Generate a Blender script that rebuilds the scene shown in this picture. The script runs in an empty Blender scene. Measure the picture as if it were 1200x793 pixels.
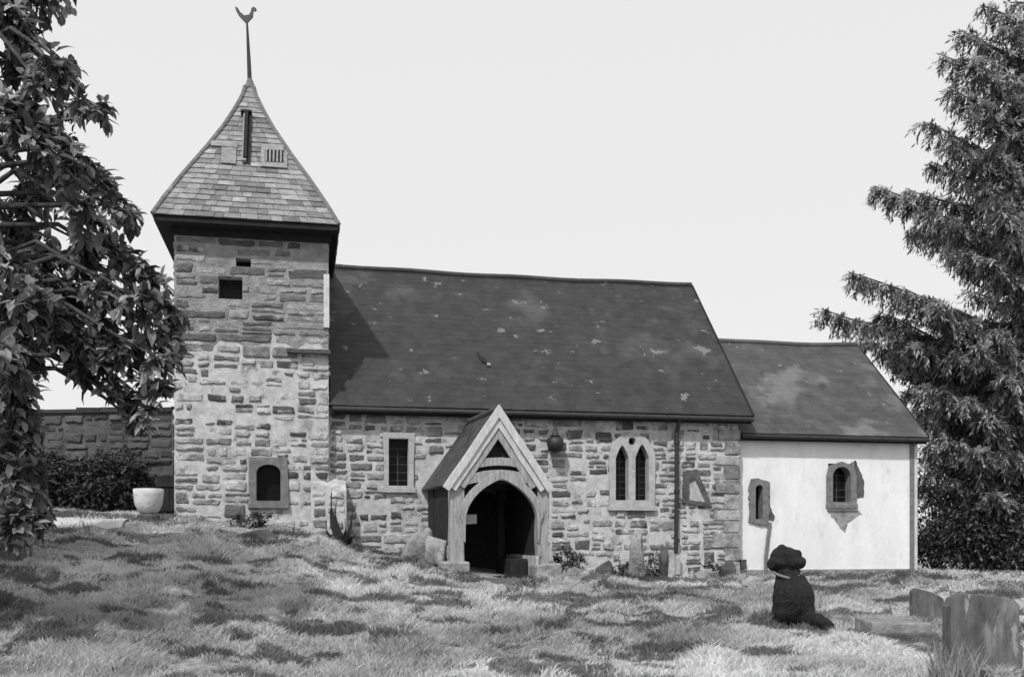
import bpy, bmesh, math, random
import numpy as np
from mathutils import Vector, Matrix
from mathutils.geometry import tessellate_polygon

random.seed(7)
RNG = np.random.default_rng(7)
R = math.radians
scene = bpy.context.scene
COL = scene.collection
U = random.uniform

# ------------------------------------------------------------------ picture helpers
FPX, HZ, EYE = 1200.0, 630.0, 1.6
def at(u, v, y):
    """a point at depth y seen at photo pixel u, v"""
    return Vector(((u - 600) / FPX * y, y, EYE + (HZ - v) / FPX * y))

# ------------------------------------------------------------------ noise (numpy)
def _hash(ix, iy, seed):
    h = (ix.astype(np.int64) * 374761393 + iy.astype(np.int64) * 668265263 + seed * 974634777) & 0xffffffff
    h = ((h ^ (h >> 13)) * 1274126177) & 0xffffffff
    return ((h ^ (h >> 16)) & 0xffff) / 65535.0
def vnoise(x, y, seed=0):
    x = np.asarray(x, float); y = np.asarray(y, float)
    ix = np.floor(x); iy = np.floor(y); fx = x - ix; fy = y - iy
    fx = fx * fx * (3 - 2 * fx); fy = fy * fy * (3 - 2 * fy)
    a = _hash(ix, iy, seed); b = _hash(ix + 1, iy, seed)
    c = _hash(ix, iy + 1, seed); d = _hash(ix + 1, iy + 1, seed)
    return (a * (1 - fx) + b * fx) * (1 - fy) + (c * (1 - fx) + d * fx) * fy
def fbm(x, y, seed=0, o=3):
    s = 0; a = .5; t = 0
    for k in range(o):
        s = s + a * vnoise(np.asarray(x) * 2 ** k, np.asarray(y) * 2 ** k, seed + k); t += a; a *= .5
    return s / t

# ------------------------------------------------------------------ ground height
ZX = [-40, -16, -11, -7, -5, -3.8, -3.0, -1.6, -.3, 3.6, 5.2, 8.5, 12, 18, 40]
ZZ = [2.2, 2.2, 2.15, 2.0, 1.86, 1.6, 1.32, 1.05, .86, .72, .72, .78, .68, .5, .3]
def gz(x, y, lumps=True):
    x = np.asarray(x, float); y = np.asarray(y, float)
    k = 0
    zc = 0
    for dx, w in ((-.8, .2), (-.4, .25), (0, .3), (.4, .15), (.8, .1)):
        zc = zc + w * np.interp(x + dx, ZX, ZZ)
    yc = 21.3 + .2035 * (np.clip(x, -12, 14) + 3.8)
    yc = np.where(np.abs(x + .4) < 1.6, yc - 1.2, yc)
    z9 = .38 + np.clip(-x - 2, 0, 20) * .02
    t = np.clip((y - 9) / (yc - 9), 0, 1)
    z = z9 + (zc - z9) * t ** .92
    z = np.where(y < 9, z9 * np.clip(y / 9, -1, 1), z)
    far = np.clip((y - yc - 8) / 60, 0, 1)
    z = z - far * 2.0
    if lumps:
        near = np.clip((y - 4) / 3, 0, 1) * np.clip((yc - .2 - y) / 1.5, .15, 1)
        z = z + near * ((fbm(x * 1.1, y * 1.1, 3, 2) - .5) * .30 + (fbm(x * 3.2, y * 3.2, 11, 2) - .5) * .17)
    return z
def g(x, y):
    return float(gz(np.array([x]), np.array([y]))[0])

def hit(u, v):
    """depth at which the ground meets the line of sight through photo pixel u, v"""
    ys_ = np.arange(6, 24, .02); xs_ = (u - 600) / FPX * ys_
    k = np.argmax(gz(xs_, ys_) >= EYE + (HZ - v) / FPX * ys_)
    return float(ys_[k]) if k else 11.0

# ------------------------------------------------------------------ materials (all achromatic: the photograph is black and white)
def grey(v): return (v, v, v, 1)
def mat(name, lo, hi, scale=6, rough=.85, bump=.3, bscale=40, tint=False, stretch=(1, 1, 1), spots=None, blotch=None, spec=.3, detail=6):
    """lo..hi: base value over noise; spots=(scale, threshold, value); blotch=(scale, threshold, value)"""
    m = bpy.data.materials.new(name); m.use_nodes = True
    nt = m.node_tree; N = nt.nodes; L = nt.links
    b = N['Principled BSDF']; b.inputs['Roughness'].default_value = rough
    b.inputs['Specular IOR Level'].default_value = spec
    tc = N.new('ShaderNodeTexCoord'); mp = N.new('ShaderNodeMapping'); mp.inputs['Scale'].default_value = stretch
    L.new(tc.outputs['Object'], mp.inputs['Vector'])
    n1 = N.new('ShaderNodeTexNoise'); n1.inputs['Scale'].default_value = scale; n1.inputs['Detail'].default_value = detail; n1.inputs['Roughness'].default_value = .65
    L.new(mp.outputs['Vector'], n1.inputs['Vector'])
    r = N.new('ShaderNodeValToRGB'); r.color_ramp.elements[0].position = .32; r.color_ramp.elements[1].position = .68
    r.color_ramp.elements[0].color = grey(lo); r.color_ramp.elements[1].color = grey(hi)
    L.new(n1.outputs['Fac'], r.inputs['Fac'])
    out = r.outputs['Color']
    if tint:
        a = N.new('ShaderNodeAttribute'); a.attribute_name = 'tint'
        mx = N.new('ShaderNodeMix'); mx.data_type = 'RGBA'; mx.blend_type = 'MULTIPLY'; mx.inputs['Factor'].default_value = 1
        L.new(out, mx.inputs['A']); L.new(a.outputs['Color'], mx.inputs['B']); out = mx.outputs['Result']
    bl = blotch if isinstance(blotch, list) else [blotch]
    for ib, (sp, soft) in enumerate([(b_, .09) for b_ in bl] + [(spots, .025)]):
        if not sp: continue
        n2 = N.new('ShaderNodeTexNoise'); n2.inputs['Scale'].default_value = sp[0]; n2.inputs['Detail'].default_value = 5
        n2.inputs['Roughness'].default_value = .6
        n2.noise_dimensions = '4D'; n2.inputs['W'].default_value = ib * 3.7
        L.new(mp.outputs['Vector'], n2.inputs['Vector'])
        mr = N.new('ShaderNodeMapRange'); mr.inputs['From Min'].default_value = sp[1]; mr.inputs['From Max'].default_value = sp[1] + soft
        mr.inputs['To Max'].default_value = sp[3] if len(sp) > 3 else .85
        L.new(n2.outputs['Fac'], mr.inputs['Value'])
        mx = N.new('ShaderNodeMix'); mx.data_type = 'RGBA'; mx.inputs['B'].default_value = grey(sp[2])
        L.new(mr.outputs['Result'], mx.inputs['Factor']); L.new(out, mx.inputs['A']); out = mx.outputs['Result']
    L.new(out, b.inputs['Base Color'])
    if bump:
        n3 = N.new('ShaderNodeTexNoise'); n3.inputs['Scale'].default_value = bscale; n3.inputs['Detail'].default_value = 4
        L.new(mp.outputs['Vector'], n3.inputs['Vector'])
        bp = N.new('ShaderNodeBump'); bp.inputs['Strength'].default_value = bump; bp.inputs['Distance'].default_value = .03
        L.new(n3.outputs['Fac'], bp.inputs['Height']); L.new(bp.outputs['Normal'], b.inputs['Normal'])
    return m

def leafy(m, k=.42):
    nt = m.node_tree; b = nt.nodes['Principled BSDF']; o = nt.nodes['Material Output']
    tr = nt.nodes.new('ShaderNodeBsdfTranslucent'); ms = nt.nodes.new('ShaderNodeMixShader'); ms.inputs[0].default_value = k
    nt.links.new(b.inputs['Base Color'].links[0].from_socket, tr.inputs['Color'])
    nt.links.new(b.outputs[0], ms.inputs[1]); nt.links.new(tr.outputs[0], ms.inputs[2]); nt.links.new(ms.outputs[0], o.inputs['Surface'])
    return m
M = {}
M['mortar']  = mat('lime_mortar', .36, .58, 6, .95, .5, 34, blotch=[(1.3, .55, .20, .6), (4.5, .57, .13, .7)])
M['stone']   = mat('rubble_stone', .5, 1.1, 8, .92, .9, 22, tint=True, blotch=[(5, .55, .12, .6), (2.4, .52, .46, .9), (.9, .55, .16, .6)])
M['stone_upper'] = mat('banded_rubble_stone', .5, 1.1, 7, .92, .9, 22, tint=True, stretch=(1, 1, 1.6), blotch=[(2.0, .60, .10, .7), (2.2, .55, .42, .8)])
M['mortar_upper'] = mat('stained_mortar', .18, .34, 5, .95, .9, 24, blotch=[(1.6, .58, .10, .6)])
M['darkstone'] = mat('shaded_wall_stone', .6, 1.0, 6, .95, .8, 22, tint=True)
M['dressed'] = mat('dressed_stone', .32, .48, 7, .9, .5, 40, blotch=(3, .6, .2, .6))
M['dressed_grey'] = mat('grey_dressed_stone', .12, .22, 9, .9, .5, 40)
M['plaster'] = mat('white_limewash', .66, .79, 1.6, .9, .35, 14, stretch=(1, 1, .45), blotch=[(1.3, .58, .50, .5), (5, .62, .44, .5), (2.6, .60, .54, .5)])
M['slate']   = mat('roof_slate', .6, 1.1, 3.2, .62, .35, 50, tint=True, blotch=[(.5, .54, .085, .65), (1.4, .60, .022, .5)], spots=(2.6, .635, .18, .75), spec=.3)
M['slate2']  = mat('chancel_roof_slate', .65, 1.1, 3, .65, .35, 50, tint=True, blotch=[(.7, .55, .17, .7), (1.2, .62, .05, .5)], spots=(3.0, .65, .26, .7), spec=.3)
M['shingle'] = mat('weathered_shingle', .55, 1.05, 8, .85, .5, 40, tint=True, stretch=(1, 1, 2), blotch=[(1.6, .56, .17, .6), (1.2, .6, .40, .6)])
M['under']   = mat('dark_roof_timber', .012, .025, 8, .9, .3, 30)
M['oak']     = mat('silvered_oak', .22, .44, 4, .8, .6, 18, stretch=(5, 5, .8), detail=8)
M['oakpale'] = mat('pale_bargeboard', .42, .62, 4, .75, .5, 18, stretch=(3, 3, .7), detail=8)
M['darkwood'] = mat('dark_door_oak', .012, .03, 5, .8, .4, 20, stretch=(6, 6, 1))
M['glass']   = mat('dark_window_glass', .004, .012, 3, .25, .3, 4, spec=.12)
M['lead']    = mat('window_lead', .05, .08, 8, .6, .2, 30)
M['iron']    = mat('black_iron', .012, .03, 9, .55, .2, 40, spec=.5)
M['pipe']    = mat('grey_pipe', .12, .18, 9, .6, .1, 30)
M['bark']    = mat('tree_bark', .03, .09, 5, .95, .9, 16, stretch=(3, 3, .7))
M['leaf']    = leafy(mat('broad_leaf', .8, 1.15, 9, .5, 0, tint=True, spec=.35))
M['needle']  = leafy(mat('conifer_needle', .8, 1.15, 6, .55, 0, tint=True, spec=.3))
M['shrub']   = leafy(mat('shrub_leaf', .8, 1.15, 9, .6, 0, tint=True, spec=.25))
M['soil']    = mat('turf_ground', .12, .36, 9, .98, 1.0, 26, blotch=[(.7, .56, .10, .7), (2.6, .58, .05, .8)])
M['grass']   = leafy(mat('meadow_grass', .85, 1.1, 3, .7, 0, tint=True, spec=.2))
M['grave']   = mat('weathered_gravestone', .05, .14, 7, .92, .8, 22, stretch=(1, 1, .3), blotch=(4, .58, .25, .6), spots=(9, .62, .30, .7))
M['gravepale'] = mat('pale_gravestone', .12, .26, 5, .92, .7, 22, spots=(8, .62, .36, .7))
M['boulder'] = mat('field_stone', .16, .36, 4, .95, .9, 14, blotch=(3, .55, .1, .7))
M['boulderdark'] = mat('dark_field_stone', .05, .12, 4, .95, .9, 14)
M['fur']     = mat('black_fur', .004, .022, 22, .65, 1.0, 90, stretch=(1, 1, .35), spec=.3)
M['collar']  = mat('grey_collar', .12, .17, 12, .6, .1, 30)
M['pot']     = mat('white_glazed_pot', .42, .62, 5, .7, .5, 14, blotch=(5, .58, .28, .6))
M['paper']   = mat('notice_paper', .34, .4, 9, .8, .05, 20)
M['path']    = mat('gravel_path', .38, .52, 8, .95, .8, 40)

# ------------------------------------------------------------------ mesh builder
class MB:
    def __init__(s): s.v = []; s.f = []; s.t = []
    def add(s, vs, fs, tint=1.0):
        o = len(s.v); s.v.extend([tuple(p) for p in vs])
        for f in fs:
            s.f.append(tuple(i + o for i in f)); s.t.append(tint)
    def box(s, F, a0, a1, b0, b1, c0, c1, tint=1.0, jit=0):
        vs = []
        for c in (c0, c1):
            for (a, b) in ((a0, b0), (a1, b0), (a1, b1), (a0, b1)):
                vs.append(F(a + U(-jit, jit), b + U(-jit, jit), c + U(-jit, jit)))
        s.add(vs, [(3, 2, 1, 0), (4, 5, 6, 7), (0, 1, 5, 4), (1, 2, 6, 5), (2, 3, 7, 6), (3, 0, 4, 7)], tint)
    def tube(s, pts, rads, n=8, tint=1.0, cap=True):
        pts = [Vector(p) for p in pts]; o = len(s.v); k = len(pts)
        prev = None
        for i, p in enumerate(pts):
            d = (pts[min(i + 1, k - 1)] - pts[max(i - 1, 0)])
            if d.length < 1e-6: d = Vector((0, 0, 1))
            d.normalize()
            if prev is None:
                a = Vector((1, 0, 0)) if abs(d.x) < .9 else Vector((0, 1, 0))
                x = d.cross(a).normalized()
            else:
                x = (prev - d * prev.dot(d)).normalized()
            prev = x; y = d.cross(x)
            for j in range(n):
                an = 2 * math.pi * j / n
                s.v.append(tuple(p + (x * math.cos(an) + y * math.sin(an)) * rads[i]))
        for i in range(k - 1):
            for j in range(n):
                s.f.append((o + i * n + j, o + i * n + (j + 1) % n, o + (i + 1) * n + (j + 1) % n, o + (i + 1) * n + j)); s.t.append(tint)
        if cap:
            s.f.append(tuple(o + j for j in reversed(range(n)))); s.t.append(tint)
            s.f.append(tuple(o + (k - 1) * n + j for j in range(n))); s.t.append(tint)
    def lathe(s, c, prof, n=20, tint=1.0, sx=1, sy=1, jit=0):
        o = len(s.v)
        for (r, z) in prof:
            for j in range(n):
                an = 2 * math.pi * j / n
                s.v.append((c[0] + r * sx * math.cos(an) + U(-jit, jit), c[1] + r * sy * math.sin(an) + U(-jit, jit), c[2] + z))
        for i in range(len(prof) - 1):
            for j in range(n):
                s.f.append((o + i * n + j, o + i * n + (j + 1) % n, o + (i + 1) * n + (j + 1) % n, o + (i + 1) * n + j)); s.t.append(tint)
        s.f.append(tuple(o + j for j in reversed(range(n)))); s.t.append(tint)
        s.f.append(tuple(o + (len(prof) - 1) * n + j for j in range(n))); s.t.append(tint)
    def slab(s, F, outer, holes, d0, d1, tint=1.0):
        """plate between depth d0 (front) and d1 (back) with real holes; F(a, b, depth)"""
        loops = [outer] + list(holes)
        tris = tessellate_polygon([[Vector((p[0], p[1], 0)) for p in l] for l in loops])
        flat = [p for l in loops for p in l]; n = len(flat)
        vs = [F(p[0], p[1], d0) for p in flat] + [F(p[0], p[1], d1) for p in flat]
        fs = []
        for t in tris:
            fs.append(tuple(t)); fs.append(tuple(i + n for i in reversed(t)))
        o = 0
        for l in loops:
            k = len(l)
            for i in range(k):
                j = (i + 1) % k
                fs.append((o + i, o + j, o + j + n, o + i + n))
            o += k
        s.add(vs, fs, tint)
    def build(s, name, m, parent=None, smooth=False, fix=True, bevel=0):
        off = Vector((0, 0, 0))
        if parent is not None:
            q = parent
            while q: off = off + q.location; q = q.parent
        me = bpy.data.meshes.new(name)
        vs = [(p[0] - off.x, p[1] - off.y, p[2] - off.z) for p in s.v]
        me.from_pydata(vs, [], s.f)
        ca = me.color_attributes.new('tint', 'FLOAT_COLOR', 'CORNER')
        cnt = np.array([len(f) for f in s.f]); tv = np.repeat(np.array(s.t, dtype=np.float32), cnt)
        buf = np.ones((len(tv), 4), dtype=np.float32); buf[:, :3] = tv[:, None]
        ca.data.foreach_set('color', buf.ravel())
        if fix:
            bm = bmesh.new(); bm.from_mesh(me); bmesh.ops.recalc_face_normals(bm, faces=bm.faces); bm.to_mesh(me); bm.free()
        me.materials.append(m)
        if smooth: me.shade_smooth()
        o = bpy.data.objects.new(name, me); COL.objects.link(o)
        if parent is not None: o.parent = parent
        if bevel:
            b = o.modifiers.new('bevel', 'BEVEL'); b.width = bevel; b.segments = 2; b.limit_method = 'ANGLE'
        return o

def tag(o, label, cat, group=None):
    o['label'] = label; o['category'] = cat
    if group: o['group'] = group
    return o
def thing(name, label, cat, loc, group=None):
    o = bpy.data.objects.new(name, None); COL.objects.link(o); o.empty_display_size = .2
    o.location = loc
    return tag(o, label, cat, group)

# ------------------------------------------------------------------ rubble masonry: clipped voronoi stones
def clip(poly, nx, ny, c):
    out = []; k = len(poly)
    for i in range(k):
        p = poly[i]; q = poly[(i + 1) % k]
        dp = p[0] * nx + p[1] * ny - c; dq = q[0] * nx + q[1] * ny - c
        if dp <= 0: out.append(p)
        if (dp < 0 < dq) or (dq < 0 < dp):
            t = dp / (dp - dq); out.append((p[0] + (q[0] - p[0]) * t, p[1] + (q[1] - p[1]) * t))
    return out
def area(p):
    return .5 * abs(sum(p[i][0] * p[(i + 1) % len(p)][1] - p[(i + 1) % len(p)][0] * p[i][1] for i in range(len(p))))
def stone_tint():
    r = random.random()
    if r < .22: return U(.085, .15)
    if r < .52: return U(.16, .28)
    if r < .85: return U(.30, .46)
    return U(.46, .58)
def rubble(mb, F, a0, a1, z0, z1, holes=(), w=.40, h=.19, relief=.03, tint=stone_tint, joint=.012, miss=.10):
    """random rubble: the face is split again and again into uneven blocks, each with a ragged outline"""
    cells = []
    def split(x0, x1, y0, y1, dep=0):
        W_, H_ = x1 - x0, y1 - y0
        if (W_ < w * U(.9, 2.0) and H_ < h * U(.9, 1.9)) or dep > 16: cells.append((x0, x1, y0, y1)); return
        if W_ / w > H_ / h * U(.7, 1.4):
            c = x0 + W_ * U(.32, .68); split(x0, c, y0, y1, dep + 1); split(c, x1, y0, y1, dep + 1)
        else:
            c = y0 + H_ * U(.35, .65); split(x0, x1, y0, c, dep + 1); split(x0, x1, c, y1, dep + 1)
    split(a0, a1, z0, z1)
    so = random.randrange(500)
    for (x0, x1, y0, y1) in cells:
        cx, cy = (x0 + x1) / 2, (y0 + y1) / 2; W_, H_ = x1 - x0, y1 - y0
        pm = float(fbm([cx * .9 + so], [cy * .9], 77, 2)[0])
        if random.random() < miss * (3.2 if pm > .56 else .5): continue
        jx, jy = min(.05, W_ * .16), min(.035, H_ * .2); g_ = joint * U(.6, 1.7)
        def edge(p, q, n_):
            return [(p[0] + (q[0] - p[0]) * k / n_, p[1] + (q[1] - p[1]) * k / n_) for k in range(n_)]
        cs = [(x0 + g_ + U(0, jx), y0 + g_ + U(0, jy)), (x1 - g_ - U(0, jx), y0 + g_ + U(0, jy)), (x1 - g_ - U(0, jx), y1 - g_ - U(0, jy)), (x0 + g_ + U(0, jx), y1 - g_ - U(0, jy))]
        poly = edge(cs[0], cs[1], 4) + edge(cs[1], cs[2], 2) + edge(cs[2], cs[3], 4) + edge(cs[3], cs[0], 2)
        poly = [(max(x0 + .002, min(x1 - .002, p[0] + U(-.012, .012))), max(y0 + .002, min(y1 - .002, p[1] + U(-.012, .012)))) for p in poly]
        for hh in holes:
            bx0 = min(p[0] for p in poly); bx1 = max(p[0] for p in poly); by0 = min(p[1] for p in poly); by1 = max(p[1] for p in poly)
            if bx1 > hh[0] and bx0 < hh[1] and by1 > hh[2] and by0 < hh[3]:
                c = [clip(poly, 1, 0, hh[0]), clip(poly, -1, 0, -hh[1]), clip(poly, 0, 1, hh[2]), clip(poly, 0, -1, -hh[3])]
                poly = max(c, key=lambda q: area(q) if len(q) > 2 else 0)
                if len(poly) < 3: break
        if len(poly) < 3 or area(poly) < .003: continue
        cx = sum(p[0] for p in poly) / len(poly); cy = sum(p[1] for p in poly) / len(poly)
        q = poly
        n = []
        cr = U(.12, .25)
        for k in range(len(q)):
            p, r2 = q[k], q[(k + 1) % len(q)]
            n.append((p[0] * (1 - cr) + r2[0] * cr, p[1] * (1 - cr) + r2[1] * cr)); n.append((p[0] * cr + r2[0] * (1 - cr), p[1] * cr + r2[1] * (1 - cr)))
        q = n
        rel = relief * U(.15, 1.25); k = len(q); o = []; tx, ty = U(-.25, .25), U(-.35, .35)
        ins = min(.03, H_ * .16, W_ * .16)
        def inn(p, e):
            dx, dy = p[0] - cx, p[1] - cy; l = math.hypot(dx, dy) or 1; f = max(.2, 1 - e / l)
            return cx + dx * f, cy + dy * f
        def dep(x, y, d): return d * (1 + tx * (x - cx) / max(W_, .1) * 2 + ty * (y - cy) / max(H_, .1) * 2)
        for p in q: o.append(F(p[0], p[1], -.012))
        for p in q:
            a, b = inn(p, ins * .2); o.append(F(a, b, dep(a, b, rel * .55)))
        for p in q:
            a, b = inn(p, ins); o.append(F(a, b, dep(a, b, rel * U(.9, 1.1))))
        for p in q:
            a, b = inn(p, ins * 2.6); o.append(F(a, b, dep(a, b, rel * U(.92, 1.15))))
        o.append(F(cx, cy, rel * U(.95, 1.1)))
        fs = []
        for e in range(3):
            for i2 in range(k):
                j2 = (i2 + 1) % k; fs.append((e * k + i2, e * k + j2, (e + 1) * k + j2, (e + 1) * k + i2))
        for i2 in range(k): fs.append((3 * k + i2, 3 * k + (i2 + 1) % k, 4 * k))
        mb.add(o, fs, tint())

def rect(a0, a1, b0, b1): return [(a0, b0), (a1, b0), (a1, b1), (a0, b1)]
def rough(poly, n=6, j=.012):
    out = []
    for i in range(len(poly)):
        p, q = poly[i], poly[(i + 1) % len(poly)]
        for k in range(n):
            f = k / n; out.append((p[0] + (q[0] - p[0]) * f + U(-j, j), p[1] + (q[1] - p[1]) * f + U(-j, j)))
    return out
def arch(c, z0, w, h, kind='round', n=7):
    """opening outline, counter-clockwise from lower left"""
    hw = w / 2
    p = [(c - hw, z0), (c + hw, z0)]
    if kind == 'flat': return p + [(c + hw, z0 + h), (c - hw, z0 + h)]
    rise = {'round': hw, 'pointed': w * .95, 'low': hw * .7}[kind]
    zs = z0 + h - rise
    for i in range(n + 1):
        f = i / n
        if kind == 'pointed':
            x = hw * (1 - f); zz = zs + rise * math.sin(f * math.pi / 2 * .86) / math.sin(math.pi / 2 * .86)
        else:
            an = f * math.pi / 2; x = hw * math.cos(an); zz = zs + rise * math.sin(an)
        p.append((c + x, zz))
    for q in reversed(p[2:-1]): p.append((2 * c - q[0], q[1]))
    return p

# ------------------------------------------------------------------ church frame
TH = R(11.5)
D = Vector((math.cos(TH), math.sin(TH), 0)); IN = Vector((-math.sin(TH), math.cos(TH), 0)); ORG = Vector((-3.798, 21.5, 0))
def Cw(s, t, z): return ORG + D * s + IN * t + Vector((0, 0, z))
def face(t0):                                   # front faces: (s, z, depth outward)
    return lambda s, z, d: Cw(s, t0 - d, z)
def westface(s0): return lambda t, z, d: Cw(s0 - d, t, z)
def eastface(s0): return lambda t, z, d: Cw(s0 + d, t, z)

church = thing('church', 'small old stone church with square tower, slate roofs, timber porch and white chancel', 'church', Cw(4, 0, .7))

# ---- roofs -----------------------------------------------------------------
def roof_plane(mb, P, L, H, w=.27, h=.21, tint=(.045, .075), th=.004):
    """P(a, b, n): a along, b up the slope, n outward"""
    b = 0; row = 0
    while b < H - .02:
        a = -U(0, w)
        bb = min(b + h * 1.5, H)
        while a < L:
            ww = w * U(.75, 1.25)
            a0 = max(0, a); a1 = min(L, a + ww - .004)
            if a1 - a0 > .02:
                t = U(*tint) * (U(.78, 1.2) if random.random() < .12 else 1)
                l = U(0, .005); j = U(-.012, .012)
                vs = [P(a0, b + j, .004 + l * .7), P(a1, b + j, .004 + l * .7), P(a1, bb, .003), P(a0, bb, .003),
                      P(a0, b + j, .0), P(a1, b + j, .0)]
                mb.add(vs, [(0, 1, 2, 3), (4, 5, 1, 0), (4, 0, 3), (1, 5, 2)], t)
            a += ww
        b += h; row += 1

def gable_roof(name, s0, s1, te, tr, ze, zr, m, tint, ridge_tint, under=.10):
    L = s1 - s0; H = math.hypot(tr - te, zr - ze)
    ct, cz = (tr - te) / H, (zr - ze) / H
    root = MB()
    def sag(a): return .05 * math.sin(math.pi * min(max(a / L, 0), 1)) + .012 * math.sin(a * 2.3)
    # solid deck: front pitch and back pitch, thin prism
    for sgn in (1, -1):
        def Q(a, b, n, sgn=sgn):
            t = te + ct * b - cz * n
            if sgn < 0: t = 2 * tr - t
            return Cw(s0 + a, t, ze + cz * b + ct * n - sag(a) * b / H)
        for k in range(8): root.box(Q, L * k / 8, L * (k + 1) / 8, 0, H - (.0 if sgn > 0 else .004), -under, -.002, .05)
        if sgn > 0: P1 = Q
        else: P2 = Q
    roof_plane(root, P1, L, H, tint=tint)
    roof_plane(root, P2, L, H, w=.5, h=.42, tint=tint)
    # ridge tiles
    a = 0
    while a < L:
        l = min(.42, L - a)
        root.tube([Cw(s0 + a, tr, zr + .01 - sag(a)), Cw(s0 + a + l - .006, tr, zr + .012 - sag(a + l))], [.075, .075], 8, ridge_tint * U(.85, 1.15))
        a += .42
    return root.build(name, m, church, fix=True), P1

nave_roof, NP = gable_roof('nave_roof', -.02, 9.38, -.24, 3.5, 4.36, 8.20, M['slate'], (.033, .041), .045)
nave_roof['label'] = 'dark slate nave roof with lichen spots'
chancel_roof, CP = gable_roof('chancel_roof', 9.16, 13.95, .0, 3.2, 3.99, 6.74, M['slate2'], (.068, .084), .09)
chancel_roof['label'] = 'lower grey slate chancel roof'
# eaves boards and gutters
e = MB(); e.box(lambda a, b, c: Cw(a, b, c), 0, 9.36, -.215, -.13, 4.18, 4.325)
e.build('eaves_board', M['under'], nave_roof)
e = MB(); e.tube([Cw(.02, -.285, 4.275), Cw(9.37, -.285, 4.265)], [.055, .055], 10); e.build('gutter', M['iron'], nave_roof)
e = MB(); e.box(lambda a, b, c: Cw(a, b, c), 9.18, 13.93, .03, .105, 3.83, 3.955)
e.build('eaves_board', M['under'], chancel_roof)
e = MB(); e.tube([Cw(9.2, -.045, 3.92), Cw(13.94, -.045, 3.91)], [.045, .045], 10); e.build('gutter', M['iron'], chancel_roof)
# verge boards
def verge(name, sv, te, tr, ze, zr, parent, m):
    e = MB()
    H = math.hypot(tr - te, zr - ze); ct, cz = (tr - te) / H, (zr - ze) / H
    for sg in (1, -1):
        def Q(a, b, n):
            t = te + ct * b - cz * n
            return Cw(sv + a, t if sg > 0 else 2 * tr - t, ze + cz * b + ct * n)
        e.box(Q, 0, .035, 0, H - .01, -.17, .02)
    e.build(name, m, parent)
verge('verge_board', 9.383, -.24, 3.5, 4.36, 8.20, nave_roof, M['under'])
verge('verge_board', 13.953, .0, 3.2, 3.99, 6.74, chancel_roof, M['under'])
# slipped slate: near-black sheet paints a hole's shade, with a lifted slate edge
e = MB(); e.add([NP(3.32, 1.98, .05), NP(3.46, 1.75, .05), NP(3.55, 1.62, .055), NP(3.44, 1.70, .05)], [(0, 1, 2, 3)], 1)
hole = MB(); hole.slab(lambda a, b, d: NP(a, b, .033 + d), [(3.30, 2.05), (3.35, 1.82), (3.40, 1.66), (3.52, 1.62), (3.50, 1.76), (3.40, 1.92)], [], .004, .0)
hole.build('hole_shade_sheet', M['under'], nave_roof)
e = MB(); e.box(lambda a, b, c: NP(a, b, c), 3.49, 3.57, 1.52, 1.62, .03, .05, .26); e.build('slipped_slate', M['slate2'], nave_roof)

# ---- tower -------------------------------------------------------------------
TS0, TS1, TT0, TT1 = -3.12, -.06, -.25, 2.85
TZ = 8.0
def opening(frame, c, z0, w, h, kind, margin, name, mat_s, deep=.22, sill=True, jit=.03, extra_top=.0, lattice=True, parent=church, label=None, outer=None):
    """window: surround (with a real hole) and sill, glass set back, lead bars"""
    inner = arch(c, z0, w, h, kind)
    if outer is None:
        outer = [(c - w / 2 - margin + U(-jit, jit), z0 - margin * .3), (c + w / 2 + margin + U(-jit, jit), z0 - margin * .3),
                 (c + w / 2 + margin + U(-jit, jit), z0 + h * .5), (c + w / 2 + margin + U(-jit, jit), z0 + h + margin + extra_top),
                 (c - w / 2 - margin + U(-jit, jit), z0 + h + margin + extra_top), (c - w / 2 - margin + U(-jit, jit), z0 + h * .5)]
    s = MB(); s.slab(frame, outer, [list(reversed(inner))], .055, -deep - .05)
    wnd = s.build(name, mat_s, parent, bevel=.008)
    if label: wnd['label'] = label
    p = MB(); p.slab(frame, [(c + (x - c) * 1.06, z) for x, z in arch(c, z0 - .02, w, h + .04, kind)], [], -deep, -deep - .02)
    p.build('pane', M['glass'], wnd)
    if lattice:
        b = MB(); zz = z0 + .12
        while zz < z0 + h - .1:
            b.box(frame, c - w / 2 + .004, c + w / 2 - .004, zz, zz + .014, -deep + .002, -deep + .014); zz += .17
        b.box(frame, c - .008, c + .008, z0, z0 + h * .8, -deep + .003, -deep + .015)
        b.build('glazing_bar', M['lead'], wnd)
    if sill:
        q = MB(); q.box(frame, c - w / 2 - margin * 1.15, c + w / 2 + margin * 1.15, z0 - .11 - margin * .3, z0 - margin * .3 - .002, .09, -.1)
        q.build('sill', mat_s, wnd, bevel=.012)
    return wnd

TF = face(TT0)
win_t = dict(c=-1.27, z0=2.36, w=.48, h=.74)
thole = [(-1.56, -.98, 2.25, 3.2), (-2.27, -1.79, 6.46, 6.92), (-1.92, -1.62, 7.13, 7.30)]
tower = MB()
tower.slab(TF, rect(TS0, TS1, .3, TZ), [list(reversed(rect(*h))) for h in thole], 0, -.6)
tower.box(Cw, TS0, TS0 + .6, TT0 + .602, TT1, .3, TZ); tower.box(Cw, TS1 - .6, TS1, TT0 + .602, TT1, .3, TZ); tower.box(Cw, TS0 + .6, TS1 - .6, TT1 - .6, TT1, .3, TZ)
tw = tower.build('tower_wall', M['mortar'], church)
tw['label'] = 'square rubble tower with pale mortar'
def tup():
    r = random.random()
    return U(.08, .15) if r < .25 else (U(.16, .28) if r < .75 else U(.28, .44))
st = MB()
rubble(st, TF, TS0 - .02, TS1 + .02, .9, 5.55, thole, .42, .18, miss=.18)
st.build('masonry', M['stone'], tw, smooth=True)
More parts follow.
